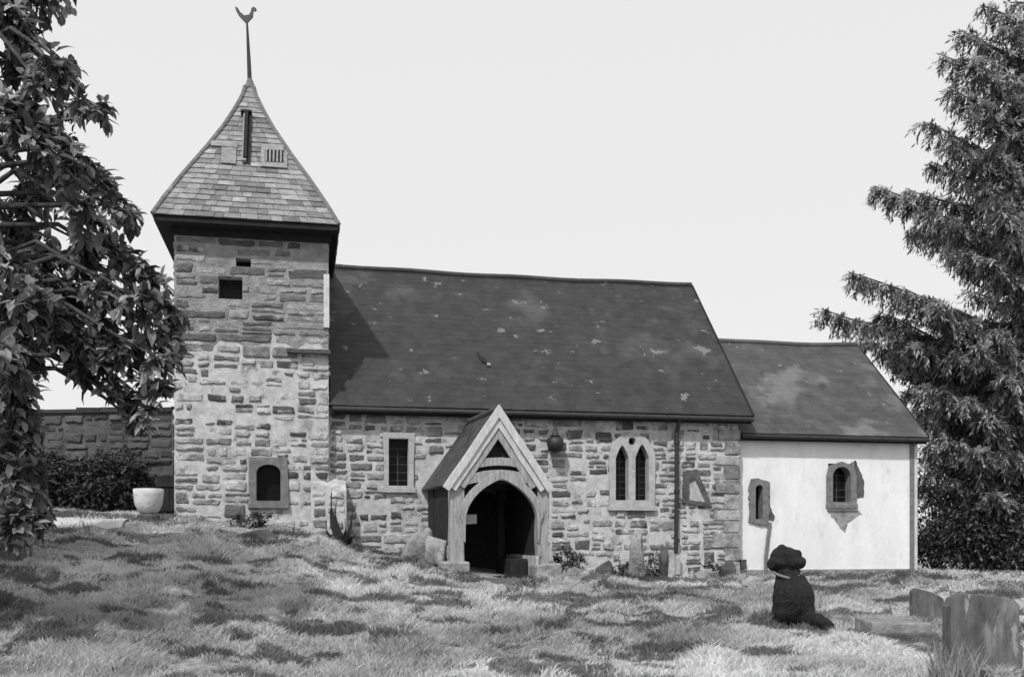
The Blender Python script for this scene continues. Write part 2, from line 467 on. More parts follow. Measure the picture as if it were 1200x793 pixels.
for FF, zl in ((westface(TS0), .9), (eastface(TS1), 4.2)):
    st = MB(); rubble(st, FF, TT0, TT1, zl, 5.55, (), .38, .17, miss=.2); st.build('masonry', M['stone'], tw, smooth=True)
    st = MB(); rubble(st, FF, TT0, TT1, 5.57, TZ - .02, (), .7, .19, tint=tup, relief=.025, joint=.010, miss=.12); st.build('upper_masonry', M['stone_upper'], tw, smooth=True)
st = MB()
rubble(st, TF, TS0 - .015, TS1 + .015, 5.57, TZ - .02, thole, .70, .19, tint=tup, relief=.025, joint=.010, miss=.12)
st.build('upper_masonry', M['stone_upper'], tw, smooth=True)
top_edge = [(TS1 - .001 + (TS0 - TS1 + .002) * k / 14, 5.62 + U(-.28, .22)) for k in range(15)]
b = MB(); b.slab(TF, [(TS0 + .001, TZ - .001)] + top_edge[::-1] + [(TS1 - .001, TZ - .001)], [rect(*h) for h in thole[1:]], .004, .0005); b.build('upper_render', M['mortar_upper'], tw)
# put-log holes: deep dark recesses, shade painted by a near-black back
for (a0, a1, z0, z1) in thole[1:]:
    b = MB(); b.box(TF, a0 - .05, a1 + .05, z0 - .05, z1 + .05, -.3, -.36); b.build('recess_back', M['under'], tw)
# projecting ledge slab where the tower steps, right
b = MB(); b.box(Cw, -.90, -.02, TT0 - .16, TT0 + .1, 5.40, 5.47, jit=.012); b.build('ledge', M['boulderdark'], tw)
b = MB(); b.box(Cw, -.16, -.045, TT0 - .06, TT0 + .06, 5.95, 7.05, .7); b.build('flashing_board', M['pot'], tw)
opening(TF, win_t['c'], win_t['z0'], win_t['w'], win_t['h'], 'low', .15, 'tower_window', M['dressed_grey'], lattice=False)
# clasping buttress at the foot, right
bt = MB()
def BF(s, z, d): return Cw(s, TT0 - d, z)
bt.add([BF(-.42, .8, .30), BF(.30, .8, .30), BF(.30, 2.55, .20), BF(-.42, 2.75, .18), BF(-.42, .8, -.4), BF(.30, .8, -.4), BF(.30, 2.9, -.4), BF(-.42, 3.15, -.02)],
       [(0, 1, 2, 3), (3, 2, 6, 7), (0, 3, 7, 4), (1, 5, 6, 2), (4, 5, 1, 0), (4, 7, 6, 5)])
bo = bt.build('buttress', M['mortar'], church)
st = MB(); rubble(st, lambda s, z, d: Cw(s, TT0 - .30 - d + (z - .8) * .058, z), -.41, .29, .85, 2.58, (), .34, .22, .03)
st.build('masonry', M['stone'], bo, smooth=True)

# ---- spire -------------------------------------------------------------------
SC = (-1.72, 1.25); BASE = 7.97
prof = [(0, 1.0), (.12, .888), (.3, .702), (.5, .482), (.7, .276), (.85, .145), (.95, .070), (1.0, .050)]
SH = 11.40 - BASE
def hw(f): return float(np.interp(f, [p[0] for p in prof], [p[1] for p in prof]))
A_L, A_R, A_F, A_B = 1.76, 1.86, 1.92, 1.95     # reach from the apex axis: left, right, front, back
def spire_pt(side, a, f, n):
    k = hw(f)
    L_, R_, F_, B_ = A_L * k, A_R * k, A_F * k, A_B * k
    z = BASE + f * SH
    if side == 'front': s, t = -L_ + (L_ + R_) * a, -F_ - n
    if side == 'back':  s, t = R_ - (L_ + R_) * a, B_ + n
    if side == 'left':  s, t = -L_ - n, B_ - (F_ + B_) * a
    if side == 'right': s, t = R_ + n, -F_ + (F_ + B_) * a
    return Cw(SC[0] + s, SC[1] + t, z + n * .5)
core = MB()
n = 24
for side in ('front', 'back', 'left', 'right'):
    for i in range(n):
        core.add([spire_pt(side, 0, i / n, 0), spire_pt(side, 1, i / n, 0), spire_pt(side, 1, (i + 1) / n, 0), spire_pt(side, 0, (i + 1) / n, 0)], [(0, 1, 2, 3)], .12)
core.add([spire_pt('front', 0, 1, 0), spire_pt('front', 1, 1, 0), spire_pt('back', 0, 1, 0), spire_pt('back', 1, 1, 0)], [(0, 1, 2, 3)], .12)
rows = 26
for side in ('front', 'left', 'right', 'back'):
    for r_ in range(rows):
        f0 = r_ / rows; f1 = min(1, (r_ + 1.35) / rows)
        width = 3.6 * hw(f0); k = max(1, int(width / .26)); a = 0
        cuts = sorted([0, 1] + [(i + U(-.25, .25)) / k for i in range(1, k)])
        for a0, a1 in zip(cuts[:-1], cuts[1:]):
            t = U(.24, .36)
            rr = random.random()
            if rr < .16: t = U(.15, .22)
            elif rr > .9: t = U(.36, .44)
            l = U(.0, .012); g_ = .004 / max(width, .1)
            vs = [spire_pt(side, a0 + g_, f0, .02 + l), spire_pt(side, a1 - g_, f0, .02 + l), spire_pt(side, a1 - g_, f1, .006), spire_pt(side, a0 + g_, f1, .006),
                  spire_pt(side, a0 + g_, f0, 0), spire_pt(side, a1 - g_, f0, 0)]
            core.add(vs, [(0, 1, 2, 3), (4, 5, 1, 0), (4, 0, 3), (1, 5, 2)], t)
spire = core.build('tower_roof', M['shingle'], church, fix=False)
spire['label'] = 'steep pyramid roof with weathered shingles'
# soffit and eaves boards
sf = MB()
sf.box(Cw, SC[0] - A_L + .02, SC[0] + A_R - .02, SC[1] - A_F + .02, SC[1] + A_B - .02, 7.86, 7.955)
sf.box(Cw, TS0 - .06, TS1 + .06, TT0 - .06, TT1 + .06, 7.70, 7.858)
sf.build('eaves_board', M['under'], spire)
# hip caps
hp = MB()
for (sd, a) in (('front', 0), ('front', 1), ('back', 0), ('back', 1)):
    hp.tube([spire_pt(sd, a, i / 16, .02) for i in range(17)], [.045] * 17, 6, .2)
hp.tube([Cw(SC[0], SC[1], 11.40), Cw(SC[0], SC[1], 11.62)], [.13, .055], 8, .2)
hp.build('hip_cap', M['shingle'], spire)
# near-black strip painting a slot's shade, hood and louvred hatch on the front pitch
def SF(a, f, n): return spire_pt('front', a, f, n)
def SFs(s, z, n):                                 # s relative to axis, z world
    f = (z - BASE) / SH; k = hw(f)
    return spire_pt('front', (s + A_L * k) / ((A_L + A_R) * k), f, n)
b = MB(); b.box(SFs, .0, .06, 9.32, 10.62, .05, .07); b.build('slot_shade_strip', M['under'], spire)
b = MB(); b.box(SFs, -.16, .07, 10.62, 10.67, .03, .14); b.box(SFs, -.075, -.005, 9.4, 10.61, .03, .14, .3); b.build('slot_hood', M['under'], spire)
b = MB()
b.box(SFs, -.10, -.01, 9.35, 10.60, .045, .11, .36); b.build('slot_jamb', M['shingle'], spire)
b = MB()
for (s0, s1, z0, z1, t) in ((.28, .82, 9.28, 9.40, .33), (.28, .36, 9.40, 9.86, .33), (.74, .82, 9.40, 9.70, .28), (.28, .74, 9.74, 9.88, .32)):
    b.box(SFs, s0, s1, z0, z1, .035, .055, t)
hat = b.build('louvre_hatch', M['shingle'], spire)
b = MB(); b.box(SFs, .36, .74, 9.40, 9.74, .04, .05, .1); b.build('hatch_back', M['under'], hat)
b = MB()
for k in range(5): b.box(SFs, .37 + .075 * k, .405 + .075 * k, 9.405, 9.735, .052, .068, .3)
b.build('slat', M['shingle'], hat)
b = MB()
for (s0, s1, z0, z1, t) in ((-.74, -.20, 9.74, 9.88, .33), (-.52, -.22, 9.30, 9.72, .29)): b.box(SFs, s0, s1, z0, z1, .035, .05, t)
b.build('patch_board', M['shingle'], spire)
# weathercock
top = Cw(SC[0], SC[1], 11.55)
vane = MB(); vane.tube([top, top + Vector((-.02, 0, .5)), top + Vector((-.06, 0, 1.32))], [.05, .042, .022], 8)
v = vane.build('weathervane', M['iron'], spire); v['label'] = 'iron pole carrying a weathercock'
ck = [(-.26, .32), (-.20, .30), (-.14, .20), (-.05, .13), (.05, .15), (.09, .22), (.10, .29), (.15, .32), (.20, .29), (.21, .24), (.17, .22), (.15, .25), (.14, .20), (.13, .10), (.06, .03), (.02, -.02), (-.04, -.02), (-.10, .04), (-.18, .13), (-.23, .22)]
tp = top + Vector((-.06, 0, 1.32))
c = MB(); c.slab(lambda a, z, d: tp + Vector((a, d, z)), ck, [], -.02, .02); c.build('cockerel', M['iron'], v)

# ---- nave --------------------------------------------------------------------
NF = face(0)
def px_s(u):                                       # s of a point of the nave front seen at pixel column u
    k = (u - 600) / FPX
    return (k * ORG.y - ORG.x) / (D.x - k * D.y)
def px_z(u, v):
    s = px_s(u); y = ORG.y + D.y * s
    return EYE + (HZ - v) / FPX * y
w1c = px_s(467); w1 = (px_s(455.5), px_s(478.5), px_z(467, 569), px_z(467, 514))
la = (px_s(721), px_s(736), px_z(728, 586), px_z(728, 522)); lb = (px_s(744), px_s(759.5), px_z(751, 586), px_z(751, 521))
nh1 = (w1[0] - .10, w1[1] + .10, w1[2] - .05, w1[3] + .14)
nh2 = (la[0] - .12, lb[1] + .12, la[2] - .08, la[3] + .25)
mc0 = (la[1] + lb[0]) / 2
door = (2.55, 3.95, .3, 2.75)
# two-light window with a small eye above
outer2 = [(nh2[0] - .02, nh2[2] - .04), (nh2[1] + .02, nh2[2] - .04), (nh2[1] + .04, la[3] - .25), (nh2[1] - .02, la[3] - .02), (nh2[1] - .20, la[3] + .20), ((la[1] + lb[0]) / 2, la[3] + .30),
         (nh2[0] + .20, la[3] + .20), (nh2[0] + .02, la[3] - .02), (nh2[0] - .04, la[3] - .25)]
nhole2 = [(mc0 + (x - mc0) * .93, z if k > 1 else z + .04) for k, (x, z) in enumerate([(x, z - (.05 if k > 2 else 0)) for k, (x, z) in enumerate(outer2)])]
nave = MB()
nave.slab(NF, rect(-.055, 9.13, -.2, 4.33), [list(reversed(rect(*nh1))), list(reversed(nhole2)), list(reversed(rect(*door)))], 0, -.6)
nave.box(Cw, 0, 9.13, 6.4, 7.0, -.2, 4.33)
nave.slab(eastface(9.13), [(.602, -.2), (6.398, -.2), (6.398, 4.3), (3.5, 7.95), (.602, 4.45)], [], 0, -.5)
nave.slab(westface(-.04), [(2.86, -.2), (6.398, -.2), (6.398, 4.3), (3.5, 7.95), (2.86, 7.2)], [], 0, -.5)
nw = nave.build('nave_wall', M['mortar'], church); nw['label'] = 'rubble stone nave wall'
st = MB()
rubble(st, NF, -.04, 9.12, .2, 4.24, (nh1, (nh2[0], nh2[1], nh2[2], la[3] + .02), (mc0 - .2, mc0 + .2, la[3], la[3] + .22), (2.25, 4.25, 0, 3.0)), .42, .19, .03, miss=.08)
st.build('masonry', M['stone'], nw, smooth=True)
st = MB(); rubble(st, eastface(9.13), .0, .24, .2, 4.2, (), .3, .19); st.build('masonry', M['stone'], nw, smooth=True)
z = .5; k = 0; qn = MB()
while z < 4.05:
    h = U(.22, .36); L1 = (.55 if k % 2 else .32) * U(.85, 1.15)
    qn.box(Cw, 9.13 - L1, 9.165, -.05, (.26 if k % 2 else .42), z, z + h - .02, U(.2, .4), jit=.012); z += h; k += 1
qn.build('quoins', M['stone'], nw, bevel=.015)
opening(NF, (w1[0] + w1[1]) / 2, w1[2], w1[1] - w1[0], w1[3] - w1[2], 'flat', .13, 'nave_window', M['dressed'], label='small square headed window with pale surround')
A1 = arch((la[0] + la[1]) / 2, la[2], la[1] - la[0], la[3] - la[2], 'pointed'); A2 = arch((lb[0] + lb[1]) / 2, lb[2], lb[1] - lb[0], lb[3] - lb[2], 'pointed')
mc = (la[1] + lb[0]) / 2
eye = [(mc + .10 * math.cos(i * math.pi / 4) * (1.0 if i % 2 else .8), la[3] + .10 + .085 * math.sin(i * math.pi / 4)) for i in range(8)]
s = MB(); s.slab(NF, outer2, [list(reversed(A1)), list(reversed(A2)), list(reversed(eye))], .055, -.28)
lw = s.build('lancet_window', M['dressed'], church, bevel=.008); lw['label'] = 'two light pointed window in pale stone'
for (x0, x1, z0, z1) in (la, lb):
    p = MB(); p.slab(NF, arch((x0 + x1) / 2, z0 - .02, (x1 - x0) * 1.06, z1 - z0 + .04, 'pointed'), [], -.2, -.22); p.build('pane', M['glass'], lw)
p = MB(); p.slab(NF, [(mc + (a - mc) * 1.2, b_) for a, b_ in eye], [], -.15, -.17); p.build('pane', M['glass'], lw)
b = MB()
for (x0, x1, z0, z1) in (la, lb):
    zz = z0 + .12
    while zz < z1 - .2: b.box(NF, x0 + .004, x1 - .004, zz, zz + .012, -.198, -.186); zz += .15
    b.box(NF, (x0 + x1) / 2 - .007, (x0 + x1) / 2 + .007, z0, z1 - .1, -.197, -.185)
b.build('glazing_bar', M['lead'], lw)
b = MB(); b.box(NF, nh2[0] - .06, nh2[1] + .06, nh2[2] - .15, nh2[2] - .042, .09, -.1); b.build('sill', M['dressed'], lw, bevel=.012)
# downpipe with brackets
dp = px_s(791)
b = MB(); b.tube([Cw(dp, -.285, 4.27), Cw(dp, -.20, 4.10), Cw(dp, -.11, 3.95), Cw(dp, -.11, 2.6), Cw(dp - .02, -.11, 1.25)], [.048] * 5, 10)
pd = b.build('downpipe', M['iron'], church)
for z in (3.7, 2.6, 1.5):
    b = MB(); b.tube([Cw(dp, -.11, z), Cw(dp, -.11, z + .08)], [.066, .066], 10); b.build('bracket', M['iron'], pd)
b = MB(); b.box(NF, dp - .03, dp + .07, .8, 1.22, .06, .16, jit=.01); b.build('pipe_foot', M['dressed'], pd)
# triangular niche in the wall by the corner
def Npt(u, v): return (px_s(u), px_z(u, v))
tri = [Npt(799, 589), Npt(834, 594), Npt(816, 549), Npt(800, 552)]
trin = [Npt(807, 586), Npt(826, 588), Npt(814, 562), Npt(807, 566)]
b = MB(); b.slab(NF, rough(tri), [list(reversed(rough(trin)))], .05, .0); nic = b.build('wall_niche', M['boulderdark'], church); nic['label'] = 'dark triangular niche in the wall'
b = MB(); b.slab(NF, [((807 * 0 + x - trin[0][0]) * 1.0 + trin[0][0], z) for x, z in trin], [], .03, .002); b.build('niche_back', M['dressed'], nic)
# door deep inside the porch
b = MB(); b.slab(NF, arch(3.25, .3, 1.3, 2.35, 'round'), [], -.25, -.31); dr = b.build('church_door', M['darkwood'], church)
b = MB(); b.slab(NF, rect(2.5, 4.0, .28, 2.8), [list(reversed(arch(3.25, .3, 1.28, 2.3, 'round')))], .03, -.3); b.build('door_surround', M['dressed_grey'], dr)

# ---- porch -------------------------------------------------------------------
PT = R(16.5)
PD = Vector((math.cos(PT), math.sin(PT), 0)); PI_ = Vector((-math.sin(PT), math.cos(PT), 0))
PO = at(585, 630, 19.75); PO.z = 0
def Pw(a, b, z): return PO + PD * a + PI_ * b + Vector((0, 0, z))
def PFr(b0): return lambda a, z, d: Pw(a, b0 - d, z)
PY = 19.75
def pz(v): return EYE + (HZ - v) / FPX * PY
def pa(u): return (u - 585) / FPX * PY / math.cos(PT) * 1.0
apex = pz(480); foot = pz(568); GHW = 1.0; DEP = 2.25
ax = pa(583.5)
slope = Vector((GHW, apex - foot)).normalized()
# roof: two pitches
pr = MB()
Hs = math.hypot(GHW, apex - foot); cx_, cz_ = GHW / Hs, (apex - foot) / Hs
for sg in (-1, 1):
    def Q(a, b, n, sg=sg): return Pw(ax + sg * (GHW - cx_ * b + cz_ * n), -.05 + a, foot + cz_ * b + cx_ * n)
    pr.box(Q, .06, DEP + .3, 0, Hs - (0 if sg < 0 else .004), -.06, 0, .06)
    roof_plane(pr, lambda a, b, n: Q(a + .02, b, n), DEP + .2, Hs, w=.24, h=.19, tint=(.05, .08))
pr.tube([Pw(ax, 0, apex + .02), Pw(ax, DEP, apex + .02)], [.06, .06], 8, .09)
proof = pr.build('porch_roof', M['slate'], church)
# bargeboards: outer pair and inner moulded pair
for lvl, (o0, o1, d0, d1, m_) in enumerate(((.055, -.09, .10, .03, 'oakpale'), (-.095, -.20, .06, .0, 'oakpale'), (-.205, -.32, .03, -.04, 'oak'))):
    for sg in (-1, 1):
        b = MB()
        def ln(o, e):                              # offset of the pitch line; e = 0 foot .. 1 apex (meeting on the axis)
            if e == 1: return (ax, apex + o / cx_)
            ext = .10 if lvl == 0 else (.02 if lvl == 1 else -.12)
            return (ax + sg * (GHW + cx_ * ext + cz_ * o), foot - cz_ * ext + cx_ * o)
        nseg = 6; up = []; lo = []
        for i in range(nseg + 1):
            e = i / nseg
            p, q = ln(o0, 0), ln(o0, 1); r_, w_ = ln(o1, 0), ln(o1, 1)
            wob = 0 if i in (0, nseg) else U(-.012, .012)
            up.append((p[0] + (q[0] - p[0]) * e, p[1] + (q[1] - p[1]) * e + wob)); lo.append((r_[0] + (w_[0] - r_[0]) * e, r_[1] + (w_[1] - r_[1]) * e + wob))
        b.slab(PFr(0), up + lo[::-1], [], d0, d1)
        b.build('bargeboard', M[m_], proof, bevel=.006)
# posts
Zb = .72
pl0, pl1 = pa(529), pa(545); pr0, pr1 = pa(631), pa(644)
def post(a0, a1, z0, z1, b0, b1, wob=.015):
    b = MB(); nn = 6
    vs = []; fs = []
    for i in range(nn + 1):
        z = z0 + (z1 - z0) * i / nn; da = U(-wob, wob)
        vs += [Pw(a0 + da, b0, z), Pw(a1 + da, b0, z), Pw(a1 + da, b1, z), Pw(a0 + da, b1, z)]
    for i in range(nn):
        for j in range(4): fs.append((i * 4 + j, i * 4 + (j + 1) % 4, i * 4 + 4 + (j + 1) % 4, i * 4 + 4 + j))
    fs += [(3, 2, 1, 0), (nn * 4, nn * 4 + 1, nn * 4 + 2, nn * 4 + 3)]
    b.add(vs, fs); return b.build('porch_post', M['oak'], church, bevel=.012)
post(pl0, pl1, 1.05, foot - .02, .02, .24); post(pr0, pr1, .98, foot - .02, .02, .24)
for (q0, q1) in ((pl0 + .02, pl1), (pa(612), pa(620))):
    b = MB(); b.box(Pw, q0, q1, 1.7, 1.88, .8, foot, jit=.012); b.build('porch_post', M['darkwood'], church, bevel=.01)  # rear posts, coloured near black to darken the porch inside
# arched braces: two curved timbers meeting in a point
ia0, ia1 = pa(546), pa(630); im = ax + .0; itop = pz(561); ispr = pz(612)
def arc(sg, off, n_=12):
    hwid = (ia1 - ia0) / 2; tm = R(64); out = []
    for i in range(n_ + 1):
        th = tm * i / n_
        x = (hwid + off) * (math.cos(th) - math.cos(tm)) / (1 - math.cos(tm)); z_ = ispr + (itop - ispr + off * 1.15) * math.sin(th) / math.sin(tm)
        out.append(((ia0 + ia1) / 2 + sg * x, z_))
    return out
for sg in (-1, 1):
    i_ = arc(sg, 0); o_ = arc(sg, .15)
    o_[0] = (o_[0][0] - sg * .09, o_[0][1]); o_[1] = (o_[1][0] - sg * .03, o_[1][1])
    b = MB(); b.slab(PFr(0), [(i_[0][0] + sg * .005, pz(636))] + i_ + o_[::-1] + [(i_[0][0] + sg * .03, pz(634))], [], .03, -.12)
    b.build('arch_brace', M['oak'], church, bevel=.01)
# tie beam (cambered) and collar
def beam(u0, u1, v0, v1, camber, d0, d1, name, m_):
    a0, a1 = pa(u0), pa(u1); b = MB(); up = []; lo = []
    for i in range(11):
        f = i / 10; c_ = camber * math.sin(f * math.pi)
        up.append((a0 + (a1 - a0) * f, pz(v0) + c_ + U(-.006, .006))); lo.append((a0 + (a1 - a0) * f, pz(v1) + c_ * .9))
    b.slab(PFr(0), lo + up[::-1], [], d0, d1); return b.build(name, m_, church, bevel=.01)
beam(536, 640, 560, 571, .16, .02, -.14, 'tie_beam', M['oak'])
beam(553, 621, 541, 550, .09, .015, -.12, 'collar_beam', M['oak'])
# dark boarding in the gable, set back
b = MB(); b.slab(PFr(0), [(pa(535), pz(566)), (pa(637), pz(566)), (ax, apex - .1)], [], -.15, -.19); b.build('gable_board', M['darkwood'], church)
# sides: stone dwarf walls and, above, dark boards added to darken the inside
for a0, a1 in ((ax - GHW + .08, ax - GHW + .22), (ax + GHW - .22, ax + GHW - .08)):
    b = MB(); b.box(Pw, a0, a1, .02 if a0 > 0 else .26, 2.1, .5, 1.45 if a0 < 0 else 1.25)
    dw = b.build('porch_side_wall', M['mortar'], church)
    st = MB(); rubble(st, (lambda t, z, d, q=(a0 if a0 < 0 else a1), sg=(-1 if a0 < 0 else 1): Pw(q + sg * d, t, z)), .3, 2.1, .5, 1.42 if a0 < 0 else 1.22, (), .3, .18, .03)
    st.build('masonry', M['stone'], dw, smooth=True)
    b = MB(); b.box(Pw, a0 + .03, a1 - .03, .25, 2.3, 1.46 if a0 < 0 else 1.26, foot + .02); b.build('shade_boarding', M['darkwood'], church)
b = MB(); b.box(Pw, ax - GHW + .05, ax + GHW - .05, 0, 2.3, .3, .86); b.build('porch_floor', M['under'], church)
# stone pads under the posts
for (u0, u1, v1, dep) in ((520, 550, 657, .1), (627, 658, 660, .1)):
    b = MB(); b.box(Pw, pa(u0), pa(u1), -dep, .38, .55, pz(v1), jit=.03); b.build('post_plinth', M['boulder'], church, bevel=.04)
# inner bench, right, coloured near black to deepen the porch shade
b = MB(); b.box(Pw, pa(607), pa(628), .5, 1.6, .8, pz(655)); b.build('porch_bench', M['darkwood'], church, bevel=.03)

# ---- chancel -------------------------------------------------------------------
CT = .22; CF = face(CT)
def cx_s(u):
    k = (u - 600) / FPX; o = ORG + IN * CT
    return (k * o.y - o.x) / (D.x - k * D.y)
def cx_z(u, v):
    o = ORG + IN * CT; return EYE + (HZ - v) / FPX * (o.y + D.y * cx_s(u))
c1 = (cx_s(884.5), cx_s(893), cx_z(889, 608), cx_z(889, 568)); c2 = (cx_s(975), cx_s(996), cx_z(986, 588), cx_z(986, 547))
ch1 = (c1[0] - .10, c1[1] + .10, c1[2] - .06, c1[3] + .08); ch2 = (c2[0] - .10, c2[1] + .10, c2[2] - .06, c2[3] + .08)
CE = 13.80
c = MB()
c.slab(CF, rect(9.13, CE - .20, 0, 3.96), [list(reversed(rect(*h))) for h in (ch1, ch2)], 0, -.5)
c.box(Cw, 9.13, CE, 5.4, 5.9, 0, 3.96)
c.slab(eastface(CE - .02), [(.722, 0), (5.398, 0), (5.398, 3.9), (3.2, 6.5), (.722, 4.2)], [], 0, -.4)
cw = c.build('chancel_wall', M['plaster'], church); cw['label'] = 'white limewashed chancel wall'
b = MB(); b.box(Cw, CE - .198, CE - .09, CT - .03, CT + .5, 0, 3.955); b.build('corner_pier', M['dressed_grey'], cw)
b = MB(); b.box(Cw, CE - .088, CE, CT - .012, CT + .5, 0, 3.955); b.build('corner_edge', M['pot'], cw)
def ragged(c0, hole, extra, tail):
    """irregular patch of bare stone round a window"""
    x0, x1, z0, z1 = hole; pts = []
    n_ = 22; cx2 = (x0 + x1) / 2; cz2 = (z0 + z1) / 2
    for i in range(n_):
        an = -math.pi * .75 + 2 * math.pi * i / n_
        ex = (x1 - x0) / 2 + extra; ez = (z1 - z0) / 2 + extra
        m_ = max(abs(math.cos(an)) / ex, abs(math.sin(an)) / ez)
        r_ = 1 / m_ * U(.92, 1.04)
        pts.append((cx2 + r_ * math.cos(an), cz2 + r_ * math.sin(an)))
    if tail:
        low = [i for i, p in enumerate(pts) if p[1] < z0 - extra * .3]
        for i in low:
            f = 1 - abs(pts[i][0] - cx2) / ((x1 - x0) / 2 + extra)
            pts[i] = (pts[i][0], pts[i][1] - tail * max(f, 0) ** 1.2)
    return pts
def jamb_poly(hole, ex): return rect(hole[0] - ex, hole[1] + ex, hole[2] - ex, hole[3] + ex)
lw1 = opening(CF, (c1[0] + c1[1]) / 2, c1[2], c1[1] - c1[0], c1[3] - c1[2], 'round', .12, 'lancet_window', M['dressed_grey'], sill=False, lattice=False,
        label='narrow slit window in ragged grey stone', outer=rough(ragged(c1, ch1, .06, 0), 2))
lw2 = opening(CF, (c2[0] + c2[1]) / 2, c2[2], c2[1] - c2[0], c2[3] - c2[2], 'round', .14, 'lancet_window', M['dressed_grey'], sill=True, lattice=True,
        label='round headed chancel window with grey surround', outer=[(c2[0] - .15, c2[2] - .08), (c2[1] + .15, c2[2] - .08), (c2[1] + .15, c2[3] - .2), (c2[1] + .09, c2[3] + .02), ((c2[0] + c2[1]) / 2, c2[3] + .13), (c2[0] - .09, c2[3] + .02), (c2[0] - .15, c2[3] - .2)])
b = MB(); b.slab(CF, rough([(c2[1] + .02, c2[3] + .10), (c2[1] + .14, c2[3] + .16), (c2[1] + .30, c2[3] - .18), (c2[1] + .36, c2[3] - .35), (c2[1] + .35, c2[2] + .12), (c2[1] + .17, c2[2] + .10), (c2[1] + .17, c2[3] - .18)]), [], .016, 0)
b.build('shade_stain_patch', M['grave'], lw2)  # window's shadow to the right, painted as a dark patch
cm = (c2[0] + c2[1]) / 2
b = MB(); b.slab(CF, rough([(c2[0] - .12, c2[2] - .20), (cm - .02, c2[2] - .60), (cm + .10, c2[2] - .72), (cm + .18, c2[2] - .48), (c2[1] + .30, c2[2] - .26), (c2[1] + .20, c2[2] - .19)]), [], .010, 0)
b.build('shade_stain_patch', M['boulder'], lw2)  # V-shaped stain below the window
b = MB(); b.slab(CF, rough([(c1[1] + .10, c1[3] - .12), (c1[1] + .17, c1[3] - .08), (c1[1] + .19, c1[2] + .30), (c1[1] + .30, c1[2] + .06), (c1[1] + .27, c1[2] - .02), (c1[1] + .09, c1[2] + .02)]), [], .03, 0)
b.build('shade_stain_patch', M['boulderdark'], lw1)  # dark patch beside the slit, painted as its shadow
# waste pipe from the slit window, and low box
b = MB(); p0 = cx_s(902)
b.tube([Cw(cx_s(902), CT - .04, cx_z(902, 612)), Cw(cx_s(899), CT - .05, cx_z(899, 628)), Cw(cx_s(896.5), CT - .05, cx_z(896, 650)), Cw(cx_s(896), CT - .05, .6)], [.035, .04, .04, .045], 8)
b.build('waste_pipe', M['pipe'], church)
b = MB(); b.box(CF, cx_s(863.5), cx_s(872.5), cx_z(868, 666), cx_z(868, 655), .01, .12); b.build('meter_box', M['boulderdark'], church, bevel=.01)
b = MB(); b.box(Cw, 9.2, CE - .21, CT - .06, CT, .3, cx_z(960, 667), jit=.01); b.build('chancel_plinth', M['boulder'], cw)

# ------------------------------------------------------------------ fittings that hang on the church
lp = Cw(px_s(648), -.22, px_z(648, 520))
lan = thing('wall_lantern', 'dark round wall lantern with spike above right side of porch gable', 'lantern', lp)
b = MB(); b.lathe(lp, [(.05, -.20), (.15, -.17), (.19, -.02), (.17, .08), (.10, .14)], 12); b.build('lantern_body', M['iron'], lan, smooth=True)
b = MB(); b.lathe(lp, [(.12, .14), (.06, .20), (.035, .28), (.01, .36)], 10); b.build('lantern_cap', M['iron'], lan, smooth=True)
b = MB(); b.tube([lp + Vector((0, 0, .1)), lp + Vector((0, .1, .16)), lp + IN * .24 + Vector((0, 0, .1))], [.02, .02, .02], 6); b.build('bracket', M['iron'], lan)
npos = Pw(pa(558), .55, pz(608))
b = MB(); b.slab(lambda a, z, d: Pw(pa(558) + a, .4 - d, pz(608) + z), [(-.14, -.10), (.12, -.08), (.12, .10), (-.13, .09)], [], 0, -.02)
nt_ = b.build('notice', M['paper']); tag(nt_, 'small pale paper notice hung in the dark porch opening', 'notice')
b = MB(); b.box(lambda a, z, d: Pw(pa(558) + a, .4 - d, pz(608) + z), -.30, .0, -.02, .02, -.022, -.05); b.build('hanger', M['darkwood'], nt_)

# ------------------------------------------------------------------ ground
xs = np.concatenate([[-600, -300, -150, -80, -50, -35, -26], np.arange(-20, 22.01, .16), [27, 36, 50, 80, 150, 300, 600]])
ys = np.concatenate([[-60, -30, -12, -4, 0, 3], np.arange(5, 31.01, .16), [35, 42, 55, 80, 130, 220, 400, 800]])
X, Y = np.meshgrid(xs, ys); Z = gz(X, Y)
nx, ny = len(xs), len(ys)
me = bpy.data.meshes.new('ground')
idx = np.arange(nx * ny).reshape(ny, nx)
fa = np.stack([idx[:-1, :-1], idx[:-1, 1:], idx[1:, 1:], idx[1:, :-1]], -1).reshape(-1, 4)
me.from_pydata(np.stack([X, Y, Z], -1).reshape(-1, 3).tolist(), [], fa.tolist()); me.materials.append(M['soil']); me.shade_smooth()
gr = bpy.data.objects.new('ground', me); COL.objects.link(gr); gr['kind'] = 'structure'

# light gravel strip at the foot of the dark wall, left, and one behind the chancel
def strip(name, pts, w, m):
    b = MB(); L_ = []
    for i in range(41):
        f = i / 40 * (len(pts) - 1); k = min(int(f), len(pts) - 2); f -= k
        p = Vector(pts[k]).lerp(Vector(pts[k + 1]), f); L_.append(p)
    vs = []; fs = []; K = 7
    for i, p in enumerate(L_):
        d = (L_[min(i + 1, 40)] - L_[max(i - 1, 0)]).normalized(); n_ = Vector((-d.y, d.x))
        for j in range(K):
            q = p + n_ * w * ((j / (K - 1)) - .5) * (1 + .15 * math.sin(i * 1.7 + j))
            vs.append((q.x, q.y, g(q.x, q.y) + .035 - .03 * (abs(j - 3) == 3)))
    for i in range(40):
        for j in range(K - 1): fs.append((i * K + j, i * K + j + 1, (i + 1) * K + j + 1, (i + 1) * K + j))
    b.add(vs, fs); o = b.build(name, m, smooth=True); o['kind'] = 'structure'; return o
strip('path', [(-12.5, 18.6), (-9.5, 18.8), (-7.2, 19.2)], 1.3, M['path'])
